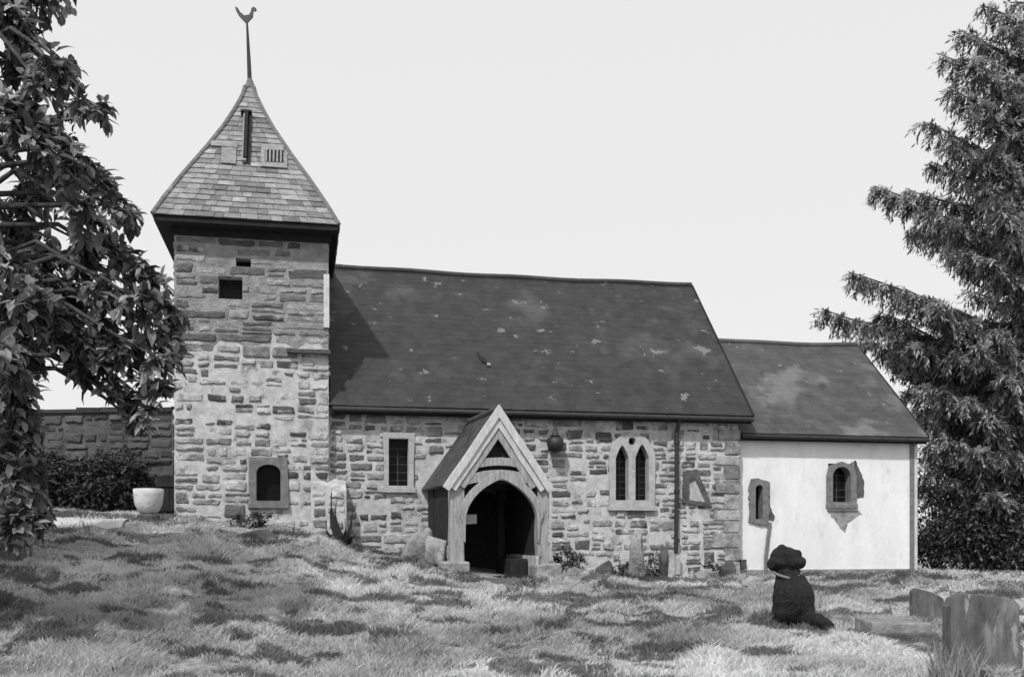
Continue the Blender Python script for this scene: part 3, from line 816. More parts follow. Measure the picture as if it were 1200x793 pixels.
strip('path', [(10.6, 24.6), (13.0, 24.8), (16.5, 25.0)], 1.3, M['path'])

# ------------------------------------------------------------------ grass (one mass)
def grass():
    N_ = 700000
    yy = 6.8 + (26.5 - 6.8) * RNG.random(N_) ** 1.25
    xx = (RNG.random(N_) - .5) * 1.22 * yy
    # keep out of the buildings
    s = (xx - ORG.x) * D.x + (yy - ORG.y) * D.y; t = (xx - ORG.x) * IN.x + (yy - ORG.y) * IN.y
    ok = ~((s > -3.1) & (s < 9.15) & (t > -.26) & (t < 7)) & ~((s >= 9.1) & (s < 13.82) & (t > .2) & (t < 6))
    a = (xx - PO.x) * PD.x + (yy - PO.y) * PD.y; b = (xx - PO.x) * PI_.x + (yy - PO.y) * PI_.y
    ok &= ~((np.abs(a - ax) < 1.0) & (b > -.15) & (b < 2.3))
    ok &= ~((np.abs(a - ax) < .75 + .2 * np.sin(b * 3)) & (b > -1.2) & (RNG.random(N_) < .75))   # worn turf by the door
    ok &= ~((xx < -6.8) & (yy > 18.0) & (yy < 19.8) & (RNG.random(N_) < .93)); ok &= ~((xx > 10.6) & (yy > 24.0) & (yy < 25.5) & (RNG.random(N_) < .9))
    lump = fbm(xx * 1.7, yy * 1.7, 21, 3); clump = fbm(xx * .55, yy * .55, 31, 3); fine = fbm(xx * 5, yy * 5, 41, 2)
    ok &= (fine * .6 + lump * .4) > .27 + .14 * RNG.random(N_)
    xx, yy, lump, clump, fine = xx[ok], yy[ok], lump[ok], clump[ok], fine[ok]
    n = len(xx); zz = gz(xx, yy) - .01
    hgt = (.045 + .10 * np.clip((lump - .35) * 2.2, 0, 1.2)) * (.6 + .8 * RNG.random(n))
    wid = (.0026 + .00036 * yy) * (.7 + .7 * RNG.random(n))
    an = RNG.random(n) * 2 * math.pi; la_ = an + (RNG.random(n) - .5) * 2
    lean = hgt * (.25 + .9 * RNG.random(n))
    dx, dy = np.cos(an) * wid, np.sin(an) * wid
    lx, ly = np.cos(la_) * lean + .02, np.sin(la_) * lean
    base = np.stack([xx, yy, zz], -1)
    v = np.empty((n, 5, 3))
    v[:, 0] = base + np.stack([-dx, -dy, 0 * dx], -1); v[:, 1] = base + np.stack([dx, dy, 0 * dx], -1)
    mid = base + np.stack([lx * .35, ly * .35, hgt * .6], -1)
    v[:, 2] = mid + np.stack([dx, dy, 0 * dx], -1) * .75; v[:, 3] = mid - np.stack([dx, dy, 0 * dx], -1) * .75
    v[:, 4] = base + np.stack([lx, ly, hgt * .95], -1)
    o = (np.arange(n) * 5)[:, None]
    loops = np.concatenate([o + np.array([[0, 1, 2, 3]]), o + np.array([[3, 2, 4]])], 1).astype(np.int32).ravel()
    me = bpy.data.meshes.new('grass'); me.vertices.add(n * 5); me.vertices.foreach_set('co', v.ravel())
    me.loops.add(n * 7); me.loops.foreach_set('vertex_index', loops)
    me.polygons.add(n * 2)
    ls = (np.arange(n) * 7)[:, None] + np.array([[0, 4]]); me.polygons.foreach_set('loop_start', ls.ravel().astype(np.int32))
    me.update(calc_edges=True)
    weed = (fbm(xx * .9 + 7, yy * 1.5, 51, 3) > .575) | (fbm(xx * 2.6, yy * 4.2, 61, 2) > .74)  # weeds, and shade between lumps tinted into the grass
    tint = (.40 + .38 * np.clip((clump - .3) * 2, 0, 1)) * (.75 + .5 * RNG.random(n))
    tint = np.where(weed, tint * .32, tint)
    ca = me.color_attributes.new('tint', 'FLOAT_COLOR', 'CORNER')
    buf = np.ones((n * 7, 4), dtype=np.float32); buf[:, :3] = np.repeat(tint, 7)[:, None]; ca.data.foreach_set('color', buf.ravel())
    me.materials.append(M['grass'])
    ob = bpy.data.objects.new('grass', me); COL.objects.link(ob); ob['kind'] = 'stuff'
    tag(ob, 'pale tussocky churchyard grass with weeds and lump shade tinted darker', 'grass')
grass()

# ------------------------------------------------------------------ foliage helpers
def rdir():
    while True:
        v = Vector((U(-1, 1), U(-1, 1), U(-1, 1)))
        if .05 < v.length < 1: return v.normalized()
def leaf(mb, p, d, up, L, W, tint, curl=.15):
    d = d.normalized(); s = d.cross(up)
    if s.length < 1e-3: s = d.cross(Vector((1, 0, 0)))
    s.normalize(); n = s.cross(d)
    a = p; m1 = p + d * L * .35 - n * L * curl * .2; m2 = p + d * L * .72 - n * L * curl * .55; e = p + d * L - n * L * curl * 1.3
    h = n * W * .22
    vs = [a, m1 + s * W * .5 + h, m2 + s * W * .42 + h * .6, e, m2 - s * W * .42 + h * .6, m1 - s * W * .5 + h, m1, m2]
    mb.add(vs, [(0, 6, 1), (6, 7, 2, 1), (7, 3, 2), (0, 5, 6), (6, 5, 4, 7), (7, 4, 3)], tint)

# ---- broad leaved tree on the left
TY = 11.0
tbase = at(-66, 640, TY); tbase.z = g(tbase.x, tbase.y) - .1
lt = thing('broadleaf_tree', 'large dark broad leaved tree with drooping boughs on the left, overhanging the tower', 'tree', tbase)
blobs = [(8, 15, 36), (18, 62, 34), (58, 72, 26), (82, 84, 18), (42, 96, 22), (112, 122, 17), (92, 118, 12), (78, 128, 12), (18, 128, 38), (52, 152, 34), (78, 178, 36), (108, 212, 32), (28, 218, 34), (96, 240, 26), (134, 238, 22), (150, 252, 12),
         (14, 262, 40), (48, 292, 38), (92, 282, 34), (128, 285, 32), (160, 312, 24), (178, 330, 18), (30, 340, 44), (78, 342, 38), (122, 335, 36), (160, 352, 30), (192, 358, 20), (205, 372, 12), (12, 392, 40), (108, 384, 32), (150, 392, 30), (188, 392, 22),
         (92, 402, 22), (118, 420, 24), (136, 404, 18), (182, 418, 18), (200, 404, 12), (130, 448, 15), (174, 446, 15), (190, 452, 13), (150, 470, 13), (172, 470, 13), (156, 492, 8), (14, 448, 32), (34, 420, 16), (8, 500, 36), (30, 500, 22), (14, 552, 36), (36, 556, 22), (12, 604, 30), (36, 600, 20), (48, 602, 10), (6, 300, 26), (4, 360, 28), (10, 420, 26), (2, 460, 26), (22, 470, 20), (4, 530, 26), (22, 530, 22), (4, 580, 26), (20, 620, 20), (2, 625, 20), (60, 370, 26), (70, 210, 24), (40, 190, 26), (72, 392, 14), (95, 432, 14), (58, 380, 14), (66, 368, 16), (84, 425, 10), (140, 465, 12), (165, 482, 10), (-110, 60, 80), (-150, 160, 80), (-120, 260, 80), (-190, 260, 80), (-170, 360, 80), (-110, 380, 70), (-230, 160, 80), (-200, 60, 80), (-240, 340, 80), (-100, -40, 80), (-180, -40, 80), (-40, 120, 60), (-50, 260, 70), (-50, 400, 70), (-45, 520, 60), (-20, -50, 60), (40, -25, 40)]  # large off-view clumps near the end added to shade the ground
blobs += [(U(-480, -130), U(-300, 180), U(80, 110)) for _ in range(30)]        # unseen crown added left of and above the view to shade the ground
wood = MB(); lv = MB()
tr_pts = [tbase, tbase + Vector((.05, .1, 1.2)), tbase + Vector((.12, .05, 3.0)), tbase + Vector((.1, 0, 5.0)), tbase + Vector((.25, 0, 8.6))]
wood.tube(tr_pts, [.34, .27, .22, .16, .06], 10)
wood.lathe(tbase, [(.5, -.1), (.36, .25)], 10)
for (u, v, r) in blobs:
    y = TY + (U(-.9, .9) if r > 15 else U(-.4, .4)) - (.7 if u < 30 and v > 280 else 0)
    c0 = at(u, v, y); rad = r / FPX * y
    hz = max(.8, min(7.6, c0.z - tbase.z + U(.2, .9)))
    k = np.interp(hz, [0, 1.2, 3, 5, 8.6], [0, 1, 2, 3, 4]); i = min(int(k), 3)
    st_ = tr_pts[i].lerp(tr_pts[i + 1], k - i)
    mid = st_.lerp(c0, .55) + Vector((0, 0, .28 * (c0 - st_).length * .6)) + rdir() * .08
    wood.tube([st_, st_.lerp(mid, .5) + rdir() * .05, mid, mid.lerp(c0, .6) + rdir() * .04, c0], [.04, .034, .026, .018, .008], 5, cap=False)
    ntw = max(6, int(9 + rad * 42)); out = (c0 - st_); out.z *= .3; out.normalize()
    for q in range(ntw):
        d = (rdir() + out * .45 + Vector((0, 0, -.15))).normalized(); L = rad * U(.55, 1.1)
        pts = [c0 + d * L * f + Vector((0, 0, -.55 * L * f * f)) for f in (0, .35, .7, 1)]
        wood.tube(pts, [.009, .007, .005, .003], 4, cap=False)
        nl = max(4, int(L / .028))
        bt_ = random.choice((.05, .08, .13, .20, .30, .38)) * U(.8, 1.2)
        for e_ in range(nl):
            f = .18 + .82 * (e_ + U(0, 1)) / nl
            k = f * 3; i2 = min(int(k), 2); p = pts[i2].lerp(pts[i2 + 1], k - i2)
            ld = (d * .6 + rdir() * .9 + Vector((0, 0, -.35)))
            leaf(lv, p + rdir() * .02, ld, Vector((U(-.5, .5), U(-.6, .3), 1)).normalized(), U(.07, .14) * (1 + .9 * random.random() ** 2), U(.05, .10), bt_ * U(.8, 1.25), U(.0, .4))
wood.build('trunk', M['bark'], lt, smooth=True)
lv.build('crown', M['leaf'], lt, fix=False)

# ---- conifer on the right
CY = 29.0
cbase = at(1236, 650, CY); cbase.z = g(cbase.x, cbase.y) - .1
ct = thing('conifer_tree', 'tall dark conifer with upswept branches hanging foliage behind the right end of chancel', 'tree', cbase)
wood = MB(); nd = MB()
wood.tube([cbase, cbase + Vector((0, 0, 4)), cbase + Vector((.1, 0, 10)), cbase + Vector((.1, 0, 16)), cbase + Vector((.1, 0, 21.5))], [.5, .4, .3, .17, .03], 10)
def conifer_branch(tip, zstart, dens=1.0, tintk=1.0):
    st_ = Vector((cbase.x + .1, cbase.y, zstart)); L = (tip - st_).length
    h = tip - st_; h.z = 0; hd = h.normalized(); side = Vector((-hd.y, hd.x, 0))
    pts = []; ph = U(-1, 1)
    for i in range(9):
        f = i / 8; p = st_.lerp(tip, f); p.z -= (.15 * math.sin(f * math.pi) + .05 * math.sin(f * math.pi * 2 + ph)) * L; pts.append(p + side * L * .03 * math.sin(f * 5 + ph))
    wood.tube(pts, [.09 * (1 - i / 8) + .012 for i in range(9)], 5)
    nt2 = int(L * 24 * dens)
    for q in range(nt2):
        f = .16 + .84 * (q + U(0, 1)) / nt2
        k = f * 8; i = min(int(k), 7); p = pts[i].lerp(pts[i + 1], k - i)
        sg = random.choice((-1, 1))
        tl = U(.35, 1.0) * (1.1 - .85 * f) * min(1, L / 4) + .18
        d = (hd * U(.1, .6) + side * sg * U(.1, 1.0) + Vector((0, 0, U(-.85, .15)))).normalized()
        bt_ = random.choice((.05, .10, .18, .30, .42, .50)) * tintk * U(.85, 1.2)
        n_ = int(tl * 46)
        for e_ in range(n_):
            f2 = (e_ + U(0, 1)) / n_
            b_ = p + d * tl * f2 + Vector((0, 0, -.45 * tl * f2 * f2))
            ld = (d * .8 + rdir() * .75 + Vector((0, 0, -.35))).normalized()
            ss = ld.cross(Vector((U(-.4, .4), U(-.4, .4), 1))).normalized(); l_ = U(.11, .25); w_ = U(.015, .032)
            nd.add([b_, b_ + ld * l_ * .5 + ss * w_, b_ + ld * l_, b_ + ld * l_ * .5 - ss * w_], [(0, 1, 2, 3)], bt_ * U(.8, 1.2))
tips = [(1152, 8, 29), (1128, 34, 28), (1108, 60, 28.5), (1142, 72, 27), (1113, 102, 28), (1150, 120, 27), (1084, 146, 28.5), (1120, 165, 27.2), (1092, 192, 29), (1062, 212, 28.6), (1028, 220, 28.4), (1100, 240, 27), (1068, 262, 29.5), (1130, 285, 26.8),
        (1000, 314, 28.6), (1062, 330, 27.5), (964, 350, 28.4), (1030, 372, 29.5), (1100, 345, 26.6), (1010, 392, 30.5), (1060, 402, 28), (1120, 410, 26.5), (1092, 452, 27.2), (1105, 500, 27), (1088, 540, 27.3), (1130, 520, 26.2), (1110, 590, 27), (1150, 560, 26), (1160, 470, 26), (1170, 380, 26), (1165, 300, 26.3), (1160, 220, 26.5), (1165, 170, 27), (1180, 80, 27.5), (1175, 30, 28), (1170, 620, 26.4), (1180, 250, 26), (1185, 430, 25.6), (1190, 530, 25.6), (1048, 425, 31), (1040, 405, 31.5), (1060, 455, 30.6), (1078, 488, 29.8), (1086, 525, 29), (1084, 565, 28.6), (1092, 610, 28), (1066, 420, 30), (1072, 440, 29), (1098, 420, 28), (1082, 470, 28.5), (1100, 480, 27.5), (1050, 390, 29.5), (1116, 380, 27), (1092, 350, 28), (1075, 395, 27.5), (1110, 450, 26.6), (1150, 400, 25.8), (1140, 470, 26), (1150, 520, 25.6), (1170, 580, 25.4), (1125, 560, 26.4)]
for (u, v, y) in tips:
    t = at(u, v, y); L = (Vector((t.x, t.y)) - Vector((cbase.x, cbase.y))).length
    conifer_branch(t, max(1.2, t.z - .12 * L + U(-.2, .2)), 1.6)
for q in range(46):
    z = U(2.5, 20.5); L = np.interp(z, [2, 8, 14, 21], [5.0, 5.6, 3.8, .6]) * U(.8, 1.05); an = U(-.45, 1.2) * math.pi
    if math.cos(an) < -.3: L *= .58
    if math.cos(an) < -.6 and z < 8.5: L = min(L, 4.0)
    conifer_branch(Vector((cbase.x + math.cos(an) * L, cbase.y + math.sin(an) * L, z + .12 * L)), z, .7)
wood.build('trunk', M['bark'], ct, smooth=True)
nd.build('crown', M['needle'], ct, fix=False)

# ---- shrubs
def shrub(name, label, cat, c, rx, ry, rz, n, tint, L=(.07, .13), W=.5, group=None, m='shrub', ground=True):
    z0 = g(c[0], c[1]) if ground else c[2]
    t = thing(name, label, cat, (c[0], c[1], z0), group)
    wd = MB(); lf = MB()
    C0 = Vector((c[0], c[1], z0)); lob = [(rdir(), U(.75, 1.1)) for _ in range(9)]
    for q in range(max(5, n // 160)):
        d = rdir(); d.z = abs(d.z) * .8 + .2
        e_ = C0 + Vector((d.x * rx * .8, d.y * ry * .8, d.z * rz * .9)); wd.tube([C0 + Vector((d.x * .08, d.y * .08, -.05)), C0.lerp(e_, .5) + rdir() * .05, e_], [.022, .014, .005], 5, cap=False)
    k = 0
    tw_ = []
    for q in range(max(8, n // 14)):
        d = rdir(); b_ = max((d.dot(l[0]) ** 3 * l[1] for l in lob)); r_ = (.72 + .32 * b_) * U(.55, 1) ** .5
        p = Vector((d.x * rx * r_, d.y * ry * r_, rz * .5 + d.z * rz * .52 * r_)); tw_.append((C0 + p, d, U(.6, 1.4)))
    for (p, d, tk) in tw_:
        for e_ in range(14):
            lf_p = p + rdir() * U(0, .13) * (rx + rz)
            if lf_p.z < C0.z: lf_p.z = C0.z + U(0, .08)
            leaf(lf, lf_p, d * .6 + rdir(), Vector((U(-.4, .4), U(-.4, .4), 1)), U(*L), U(*L) * W, U(*tint) * tk, U(0, .4))
    wd.build('stem', M['bark'], t); lf.build('foliage', M[m], t, fix=False)
    return t
def gpt(u, y): return ((u - 600) / FPX * y, y, 0)
for (u, y, rx, rz, n, lab) in ((1096, 27.6, 1.3, 2.9, 5600, 'low dark shrub touching the chancel corner beneath the conifer'), (1140, 26.6, 1.2, 2.0, 4200, 'bushy dark shrub beneath the conifer, between two others'),
                              (1186, 26.2, 1.3, 2.2, 4600, 'dark shrub at the right edge of the view under the conifer')):
    shrub('shrub', lab, 'shrub', gpt(u, y), rx, .8, rz, n, (.03, .17), (.07, .16), .5, 'dark shrubs under the conifer')
for (u, y, rx, rz, n, lab) in ((42, 22.6, .9, 1.5, 2200, 'dark bush against the dark stone wall, nearest the tree trunk'), (92, 22.9, 1.0, 1.25, 2200, 'rounded dark bush at the middle of the dark stone wall'),
                              (138, 23.0, .8, 1.45, 2000, 'dark bush by the white pot against the dark stone wall')):
    shrub('bush', lab, 'bush', gpt(u, y), rx, .6, rz, n, (.04, .13), (.07, .16), .6, 'bushes along the dark wall')

for (u, y, rx, rz, n, lab) in ((668, 21.0, .32, .55, 420, 'dark leafy weed clump against the nave wall just right of the porch'), (727, 21.55, .22, .35, 240, 'small weed clump at the wall foot between dark stone and tall pale stone'),
                              (770, 21.7, .22, .62, 300, 'tall narrow weed clump beside the downpipe foot'), (838, 22.2, .3, .34, 260, 'low weed clump in front of the right corner of the nave'), (300, 20.4, .5, .3, 420, 'low dark weed clump under the tower window')):
    shrub('weed_clump', lab, 'weeds', gpt(u, y), rx, .2, rz, n, (.03, .14), (.05, .11), .5, 'weeds growing at the church wall foot')
# ---- wall at the back left, its shade put into dark stone colours
def wl(u, y): p = at(u, 600, y); return Vector((p.x, p.y, 0))
W0, W1 = wl(-60, 24.0), wl(203, 23.4)
wd_ = (W1 - W0); wlen = wd_.length; wd_.normalize(); wn = Vector((wd_.y, -wd_.x, 0))
def WF(a, z, d): return W0 + wd_ * a + wn * d + Vector((0, 0, z))
WT = EYE + (HZ - 484) / FPX * 23.7
wt_ = thing('boundary_wall', 'dark rubble stone wall running left from the tower behind the bushes', 'wall', WF(wlen / 2, 2.0, 0))
b = MB(); b.slab(WF, rect(0, wlen, 1.2, WT), [], 0, -.45); wb = b.build('wall_core', M['boulderdark'], wt_)
st = MB(); rubble(st, WF, 0, wlen, 1.6, WT - .02, (), .5, .24, .05, tint=lambda: U(.05, .14), miss=.05); st.build('masonry', M['darkstone'], wt_, smooth=True)
b = MB(); a = 0
while a < wlen:
    l = min(U(.5, .9), wlen - a); b.box(WF, a, a + l - .015, WT, WT + U(.08, .12), .08, -.5, U(.04, .07), jit=.008); a += l
b.build('coping', M['darkstone'], wt_)

# ---- white pot on a dark base, and the dark board by the tower
pp = at(174, 607, 20.2); pp.z = g(pp.x, pp.y)
pt = thing('planter_pot', 'round white pot on a dark block left of the tower foot', 'pot', pp)
b = MB(); b.lathe(pp, [(.20, -.1), (.22, .08), (.17, .11)], 14, jit=.008); b.build('pot_base', M['boulderdark'], pt)
b = MB(); b.lathe(pp + Vector((0, 0, .11)), [(.13, 0), (.20, .06), (.265, .20), (.285, .38), (.29, .49), (.265, .50), (.25, .44), (.1, .42)], 24); b.build('pot_bowl', M['pot'], pt, smooth=True)
b = MB(); b.lathe(pp + Vector((0, 0, .545)), [(.25, 0), (.2, .05), (.06, .07)], 14, jit=.012); b.build('pot_soil', M['boulderdark'], pt)
gp = at(195, 606, 20.9); gp.z = g(gp.x, gp.y)
gatep = thing('gate_board', 'dark upright boarded gate leaf between white pot and tower corner', 'gate', gp)
b = MB()
for k in range(3): b.box(lambda a, c, d: gp + Vector((a, c, d)), -.19 + k * .13, -.07 + k * .13, -.02, .02, -.1, .88 + U(-.03, .03))
b.build('gate_panel', M['under'], gatep)
for z in (.15, .65):
    b = MB(); b.box(lambda a, c, d: gp + Vector((a, c, d)), -.18, .19, -.05, -.022, z, z + .07); b.build('gate_rail', M['under'], gatep)

# ---- spiky plant at the foot of the buttress
sp = at(402, 645, 20.6); sp.z = g(sp.x, sp.y)
spt = thing('spiky_plant', 'dark spiky plant with upright blades at the foot of the tower buttress', 'plant', sp)
lf = MB()
def bladep(base, tip, w, tint):
    d = tip - base; s = Vector((1, .1, 0)).normalized(); k = 6; vs = []; fs = []
    for i in range(k + 1):
        f = i / k; p = base + d * f + Vector((-.10 * math.sin(f * math.pi) * (1 if d.x < 0 else -.4), -.03 * math.sin(f * 3), 0)); ww = w * (math.sin(min(1, f * 1.1 + .30) * math.pi) * .9 + .12) * (1 if f < .99 else .05)
        vs += [p - s * ww, p + Vector((0, .03, 0)), p + s * ww]
    for i in range(k):
        fs += [(i * 3, i * 3 + 1, i * 3 + 4, i * 3 + 3), (i * 3 + 1, i * 3 + 2, i * 3 + 5, i * 3 + 4)]
    lf.add(vs, fs, tint)
bladep(sp, sp + Vector((-.22, 0, 1.18)), .10, .045); bladep(sp + Vector((.02, .05, 0)), sp + Vector((-.12, .05, 1.0)), .07, .12); bladep(sp + Vector((.05, -.03, 0)), sp + Vector((.20, 0, .82)), .05, .05)
bladep(sp + Vector((-.06, -.04, 0)), sp + Vector((-.32, -.05, .5)), .05, .04); bladep(sp, sp + Vector((.34, -.1, .35)), .05, .04); bladep(sp, sp + Vector((.05, -.12, .55)), .05, .05)
for _ in range(14): bladep(sp, sp + Vector((U(-.34, .34), U(-.2, .1), U(.12, .32))), .035, U(.025, .06))
lf.build('blade', M['shrub'], spt, fix=False, smooth=True)

# ---- stones
def stone(u, y, w, d, h, label, dark=False, group='loose stones by the church wall', lean=0, rz=None):
    p = gpt(u, y); z = g(p[0], p[1])
    bm = bmesh.new(); bmesh.ops.create_icosphere(bm, subdivisions=4, radius=1)
    sd = random.randrange(999); cut = [(rdir(), U(.5, .88)) for _ in range(14)]
    for vtx in bm.verts:
        n_ = vtx.co.normalized(); r_ = 1.0
        for (cd, cl) in cut:
            k = n_.dot(cd)
            if k > cl * .9: r_ = min(r_, cl * .9 / k)
        r_ *= 1 + .22 * (float(fbm([n_.x * 2 + 5 + sd], [n_.y * 2 + n_.z * 1.7 + 5], sd, 3)[0]) - .5)
        vtx.co = n_ * r_ * 1.2
    bmesh.ops.scale(bm, vec=(w / 2, d / 2, h * .62), verts=bm.verts)
    bmesh.ops.rotate(bm, matrix=Matrix.Rotation(lean, 3, 'Y') @ Matrix.Rotation(rz if rz is not None else U(-.6, .6), 3, 'Z'), verts=bm.verts)
    bmesh.ops.translate(bm, vec=(0, 0, h * .38), verts=bm.verts)
    me = bpy.data.meshes.new('stone'); bm.to_mesh(me); bm.free(); me.materials.append(M['boulderdark' if dark else 'boulder'])
    for f in me.polygons: f.use_smooth = True
    o = bpy.data.objects.new('stone', me); COL.objects.link(o); o.location = (p[0], p[1], z)
    tag(o, label, 'stone', group); return o
stone(512, 20.0, .75, .5, .62, 'broad pale boulder against the left foot of the porch')
stone(488, 20.4, .55, .4, .75, 'tall leaning pale stone left of the porch boulder', lean=.35)
stone(672, 20.9, .75, .4, .32, 'flat pale stone at the right foot of the porch')
stone(712, 21.4, .45, .4, .5, 'squat dark stone below the left light of the pointed window', dark=True)
stone(745, 21.3, .42, .35, .95, 'tall upright pale stone standing below the pointed window', rz=.1)
stone(778, 21.6, .24, .25, .75, 'narrow dark upright stone left of the downpipe foot', dark=True, rz=0)
stone(851, 22.0, .42, .3, .48, 'rounded dark stone at the corner of the nave', dark=True)
stone(828, 22.0, .7, .4, .34, 'long pale stone lying between downpipe foot and nave corner')
stone(305, 18.8, .8, .5, .28, 'dark flat stone in the grass in front of the tower window', dark=True)
stone(884, 19.0, .5, .4, .36, 'rounded grey stone in the grass left of the black dog')
stone(697, 19.6, .7, .45, .16, 'low dark stone lying in the grass right of the porch', dark=True)
stone(590, 17.6, .85, .5, .12, 'flat grey stone half sunk in the turf before the porch door', dark=True)

# ---- gravestones
def headstone(name, label, u, v, w, h, th, top, m, rz=0, tilt=0, side=0, extra=None):
    y = hit(u, v); w *= y / FPX; h = h * y / FPX + .12; p = gpt(u, y); z = g(p[0], p[1]) - .12
    Rm = Matrix.Translation((p[0], p[1], z)) @ Matrix.Rotation(rz, 4, 'Z') @ Matrix.Rotation(tilt, 4, 'X') @ Matrix.Rotation(side, 4, 'Y')
    b = MB(); b.slab(lambda a, c_, d: Rm @ Vector((a * w, d, c_ * h)), top, [], -th / 2, th / 2)
    t = thing(name, label, 'gravestone', (p[0], p[1], z), 'gravestones in the grass on the right')
    b.build('stone_slab', m, t, bevel=.02)
    b = MB(); b.slab(lambda a, c_, d: Rm @ Vector((a * w * 1.15, d, c_ * .16)), rect(-.5, .5, 0, 1), [], -th, th); b.build('stone_base', m, t, bevel=.02)
    return t
shoulder = [(-.5, 0), (.5, 0), (.52, .45), (.47, .50), (.46, .90), (.40, .955), (.20, .985), (-.10, 1.0), (-.34, 1.0), (-.44, .96), (-.5, .86), (-.49, .5)]
headstone('gravestone', 'large dark weathered headstone at the right edge with tall grass before it', 1149, 788, 80, 91, .24, shoulder, M['grave'], rz=-.1, tilt=-.05, side=.03)
headstone('gravestone', 'small leaning dark gravestone just left of the large headstone', 1088, 728, 42, 38, .11, [(-.5, 0), (.5, 0), (.5, .62), (.42, .80), (.1, .92), (-.42, 1.0), (-.5, .9)], M['grave'], rz=.15, tilt=-.2, side=.08)
p = gpt(1046, hit(1046, 746)); z = g(p[0], p[1])
t = thing('ledger_stone', 'flat pale grave slab lying in the grass left of the small gravestone', 'gravestone', (p[0], p[1], z))
b = MB(); b.box(lambda a, c_, d: Vector((p[0] + a, p[1] + c_, z + d + a * -.04)), -.34, .34, -.28, .3, -.05, .19, jit=.015); b.build('slab', M['gravepale'], t, bevel=.02)
b = MB(); b.box(lambda a, c_, d: Vector((p[0] + a, p[1] + c_, z + d)), -.40, .40, -.33, .35, -.1, .07, jit=.015); b.build('slab_base', M['boulderdark'], t, bevel=.02)
p = gpt(6, 14.5); z = g(p[0], p[1])
t = thing('chest_tomb', 'dark block of a tomb at the left edge under the tree', 'tomb', (p[0], p[1], z))
b = MB(); b.box(lambda a, c_, d: Vector((p[0] + a, p[1] + c_, z + d)), -.5, .16, -.3, .5, -.1, .34, jit=.01); b.build('tomb_body', M['boulderdark'], t, bevel=.02)
b = MB(); b.box(lambda a, c_, d: Vector((p[0] + a, p[1] + c_, z + d)), -.55, .20, -.34, .55, .342, .41, jit=.01); b.build('tomb_lid', M['boulderdark'], t, bevel=.02)
# tall grass in front of the large stone
tg = gpt(1122, hit(1122, 800)); tz = g(tg[0], tg[1])
lf = MB()
for _ in range(110):
    a_ = U(-.18, .16); b0 = Vector((tg[0] + a_, tg[1] + U(-.15, .12), tz - .03)); hh = U(.16, .44); ln_ = Vector((U(-.12, .12), U(-.08, .05), hh)); w_ = U(.005, .010)
    s_ = Vector((w_, U(-.004, .004), 0)); m_ = b0 + ln_ * .55
    lf.add([b0 - s_, b0 + s_, m_ + s_ * .8, m_ - s_ * .8, b0 + ln_ + Vector((ln_.x * .5, ln_.y * .5, 0))], [(0, 1, 2, 3), (3, 2, 4)], U(.24, .42))
o = lf.build('grass_tuft', M['grass'], fix=False); tag(o, 'tall pale tuft of grass before the left side of large headstone', 'grass tuft')

# ------------------------------------------------------------------ black dog sitting, seen from behind
def blob(bm, c, r, rot=None, seg=20):
    Mx = Matrix.Translation(c) @ (rot.to_4x4() if rot else Matrix.Identity(4)) @ Matrix.Diagonal((r[0], r[1], r[2], 1))
    bmesh.ops.create_uvsphere(bm, u_segments=seg, v_segments=seg // 2 + 2, radius=1, matrix=Mx)
def chain(bm, pts, n=10):
    for (p, r), (q, s) in zip(pts[:-1], pts[1:]):
        p = Vector(p); q = Vector(q)
        for i in range(n + 1):
            f = i / n; rr = r + (s - r) * f; blob(bm, p.lerp(q, f), (rr, rr, rr), seg=12)
DY = hit(929, 733)
print('DOG', DY, hit(1150, 786), hit(1090, 728), hit(1046, 748))
dpx = gpt(929, DY); dz = g(dpx[0], dpx[1])
K = 11.2 / FPX; DK = DY / 11.2                                       # metres per photo pixel at the dog
dz -= .02
dog = thing('dog', 'black dog sitting upright on the grass back turned, thin grey collar, tail to the right', 'dog', (dpx[0], dpx[1], dz))
bm = bmesh.new()
def DP(u, v, b=0): return Vector(((u - 929) * K, b, (735 - v) * K))
blob(bm, DP(929, 704, -.02), (24.5 * K, .20, 30 * K)); blob(bm, DP(928, 692, .02), (20.5 * K, .17, 24 * K)); blob(bm, DP(925, 682, .05), (15 * K, .13, 14 * K))
blob(bm, DP(917, 716, .0), (11 * K, .19, 15 * K)); blob(bm, DP(942, 716, .0), (12 * K, .19, 15 * K))         # haunches
chain(bm, [(DP(925, 682, .06), .125), (DP(924, 666, .08), .115)])                                         # neck
blob(bm, DP(924, 659, .09), (21 * K, .16, 11.5 * K)); blob(bm, DP(922, 653, .10), (16 * K, .16, 12 * K))     # head, wide cheeks
blob(bm, DP(909, 661, .10), (7.5 * K, .09, 8.5 * K), Matrix.Rotation(.4, 3, 'Y')); blob(bm, DP(939, 660, .10), (9 * K, .09, 7.5 * K), Matrix.Rotation(-.3, 3, 'Y'))
chain(bm, [(DP(923, 656, .15), .09), (DP(923, 660, .32), .06)])                                           # muzzle, facing away
chain(bm, [(DP(915, 652, .08), .06), (DP(918, 645, .07), .062)], 5)                                        # ears
chain(bm, [(DP(931, 654, .08), .055), (DP(936, 650, .07), .058)], 5)
for sx in (-1, 1):
    chain(bm, [(DP(927 + sx * 9, 695, .14), .07), (DP(927 + sx * 8, 722, .20), .05), (DP(927 + sx * 8, 735, .21), .042), (DP(927 + sx * 8, 735, .27), .04)], 8)   # front legs
    chain(bm, [(DP(929 + sx * 17, 728, .06), .08), (DP(929 + sx * 17, 733, .18), .05)], 5)                # hind feet
chain(bm, [(DP(938, 723, -.12), .075), (DP(952, 725, -.20), .07), (DP(962, 730, -.24), .056), (DP(970, 736, -.24), .03)], 10)                          # tail
me = bpy.data.meshes.new('body'); bm.to_mesh(me); bm.free()
tmp = bpy.data.objects.new('body_tmp', me); COL.objects.link(tmp)
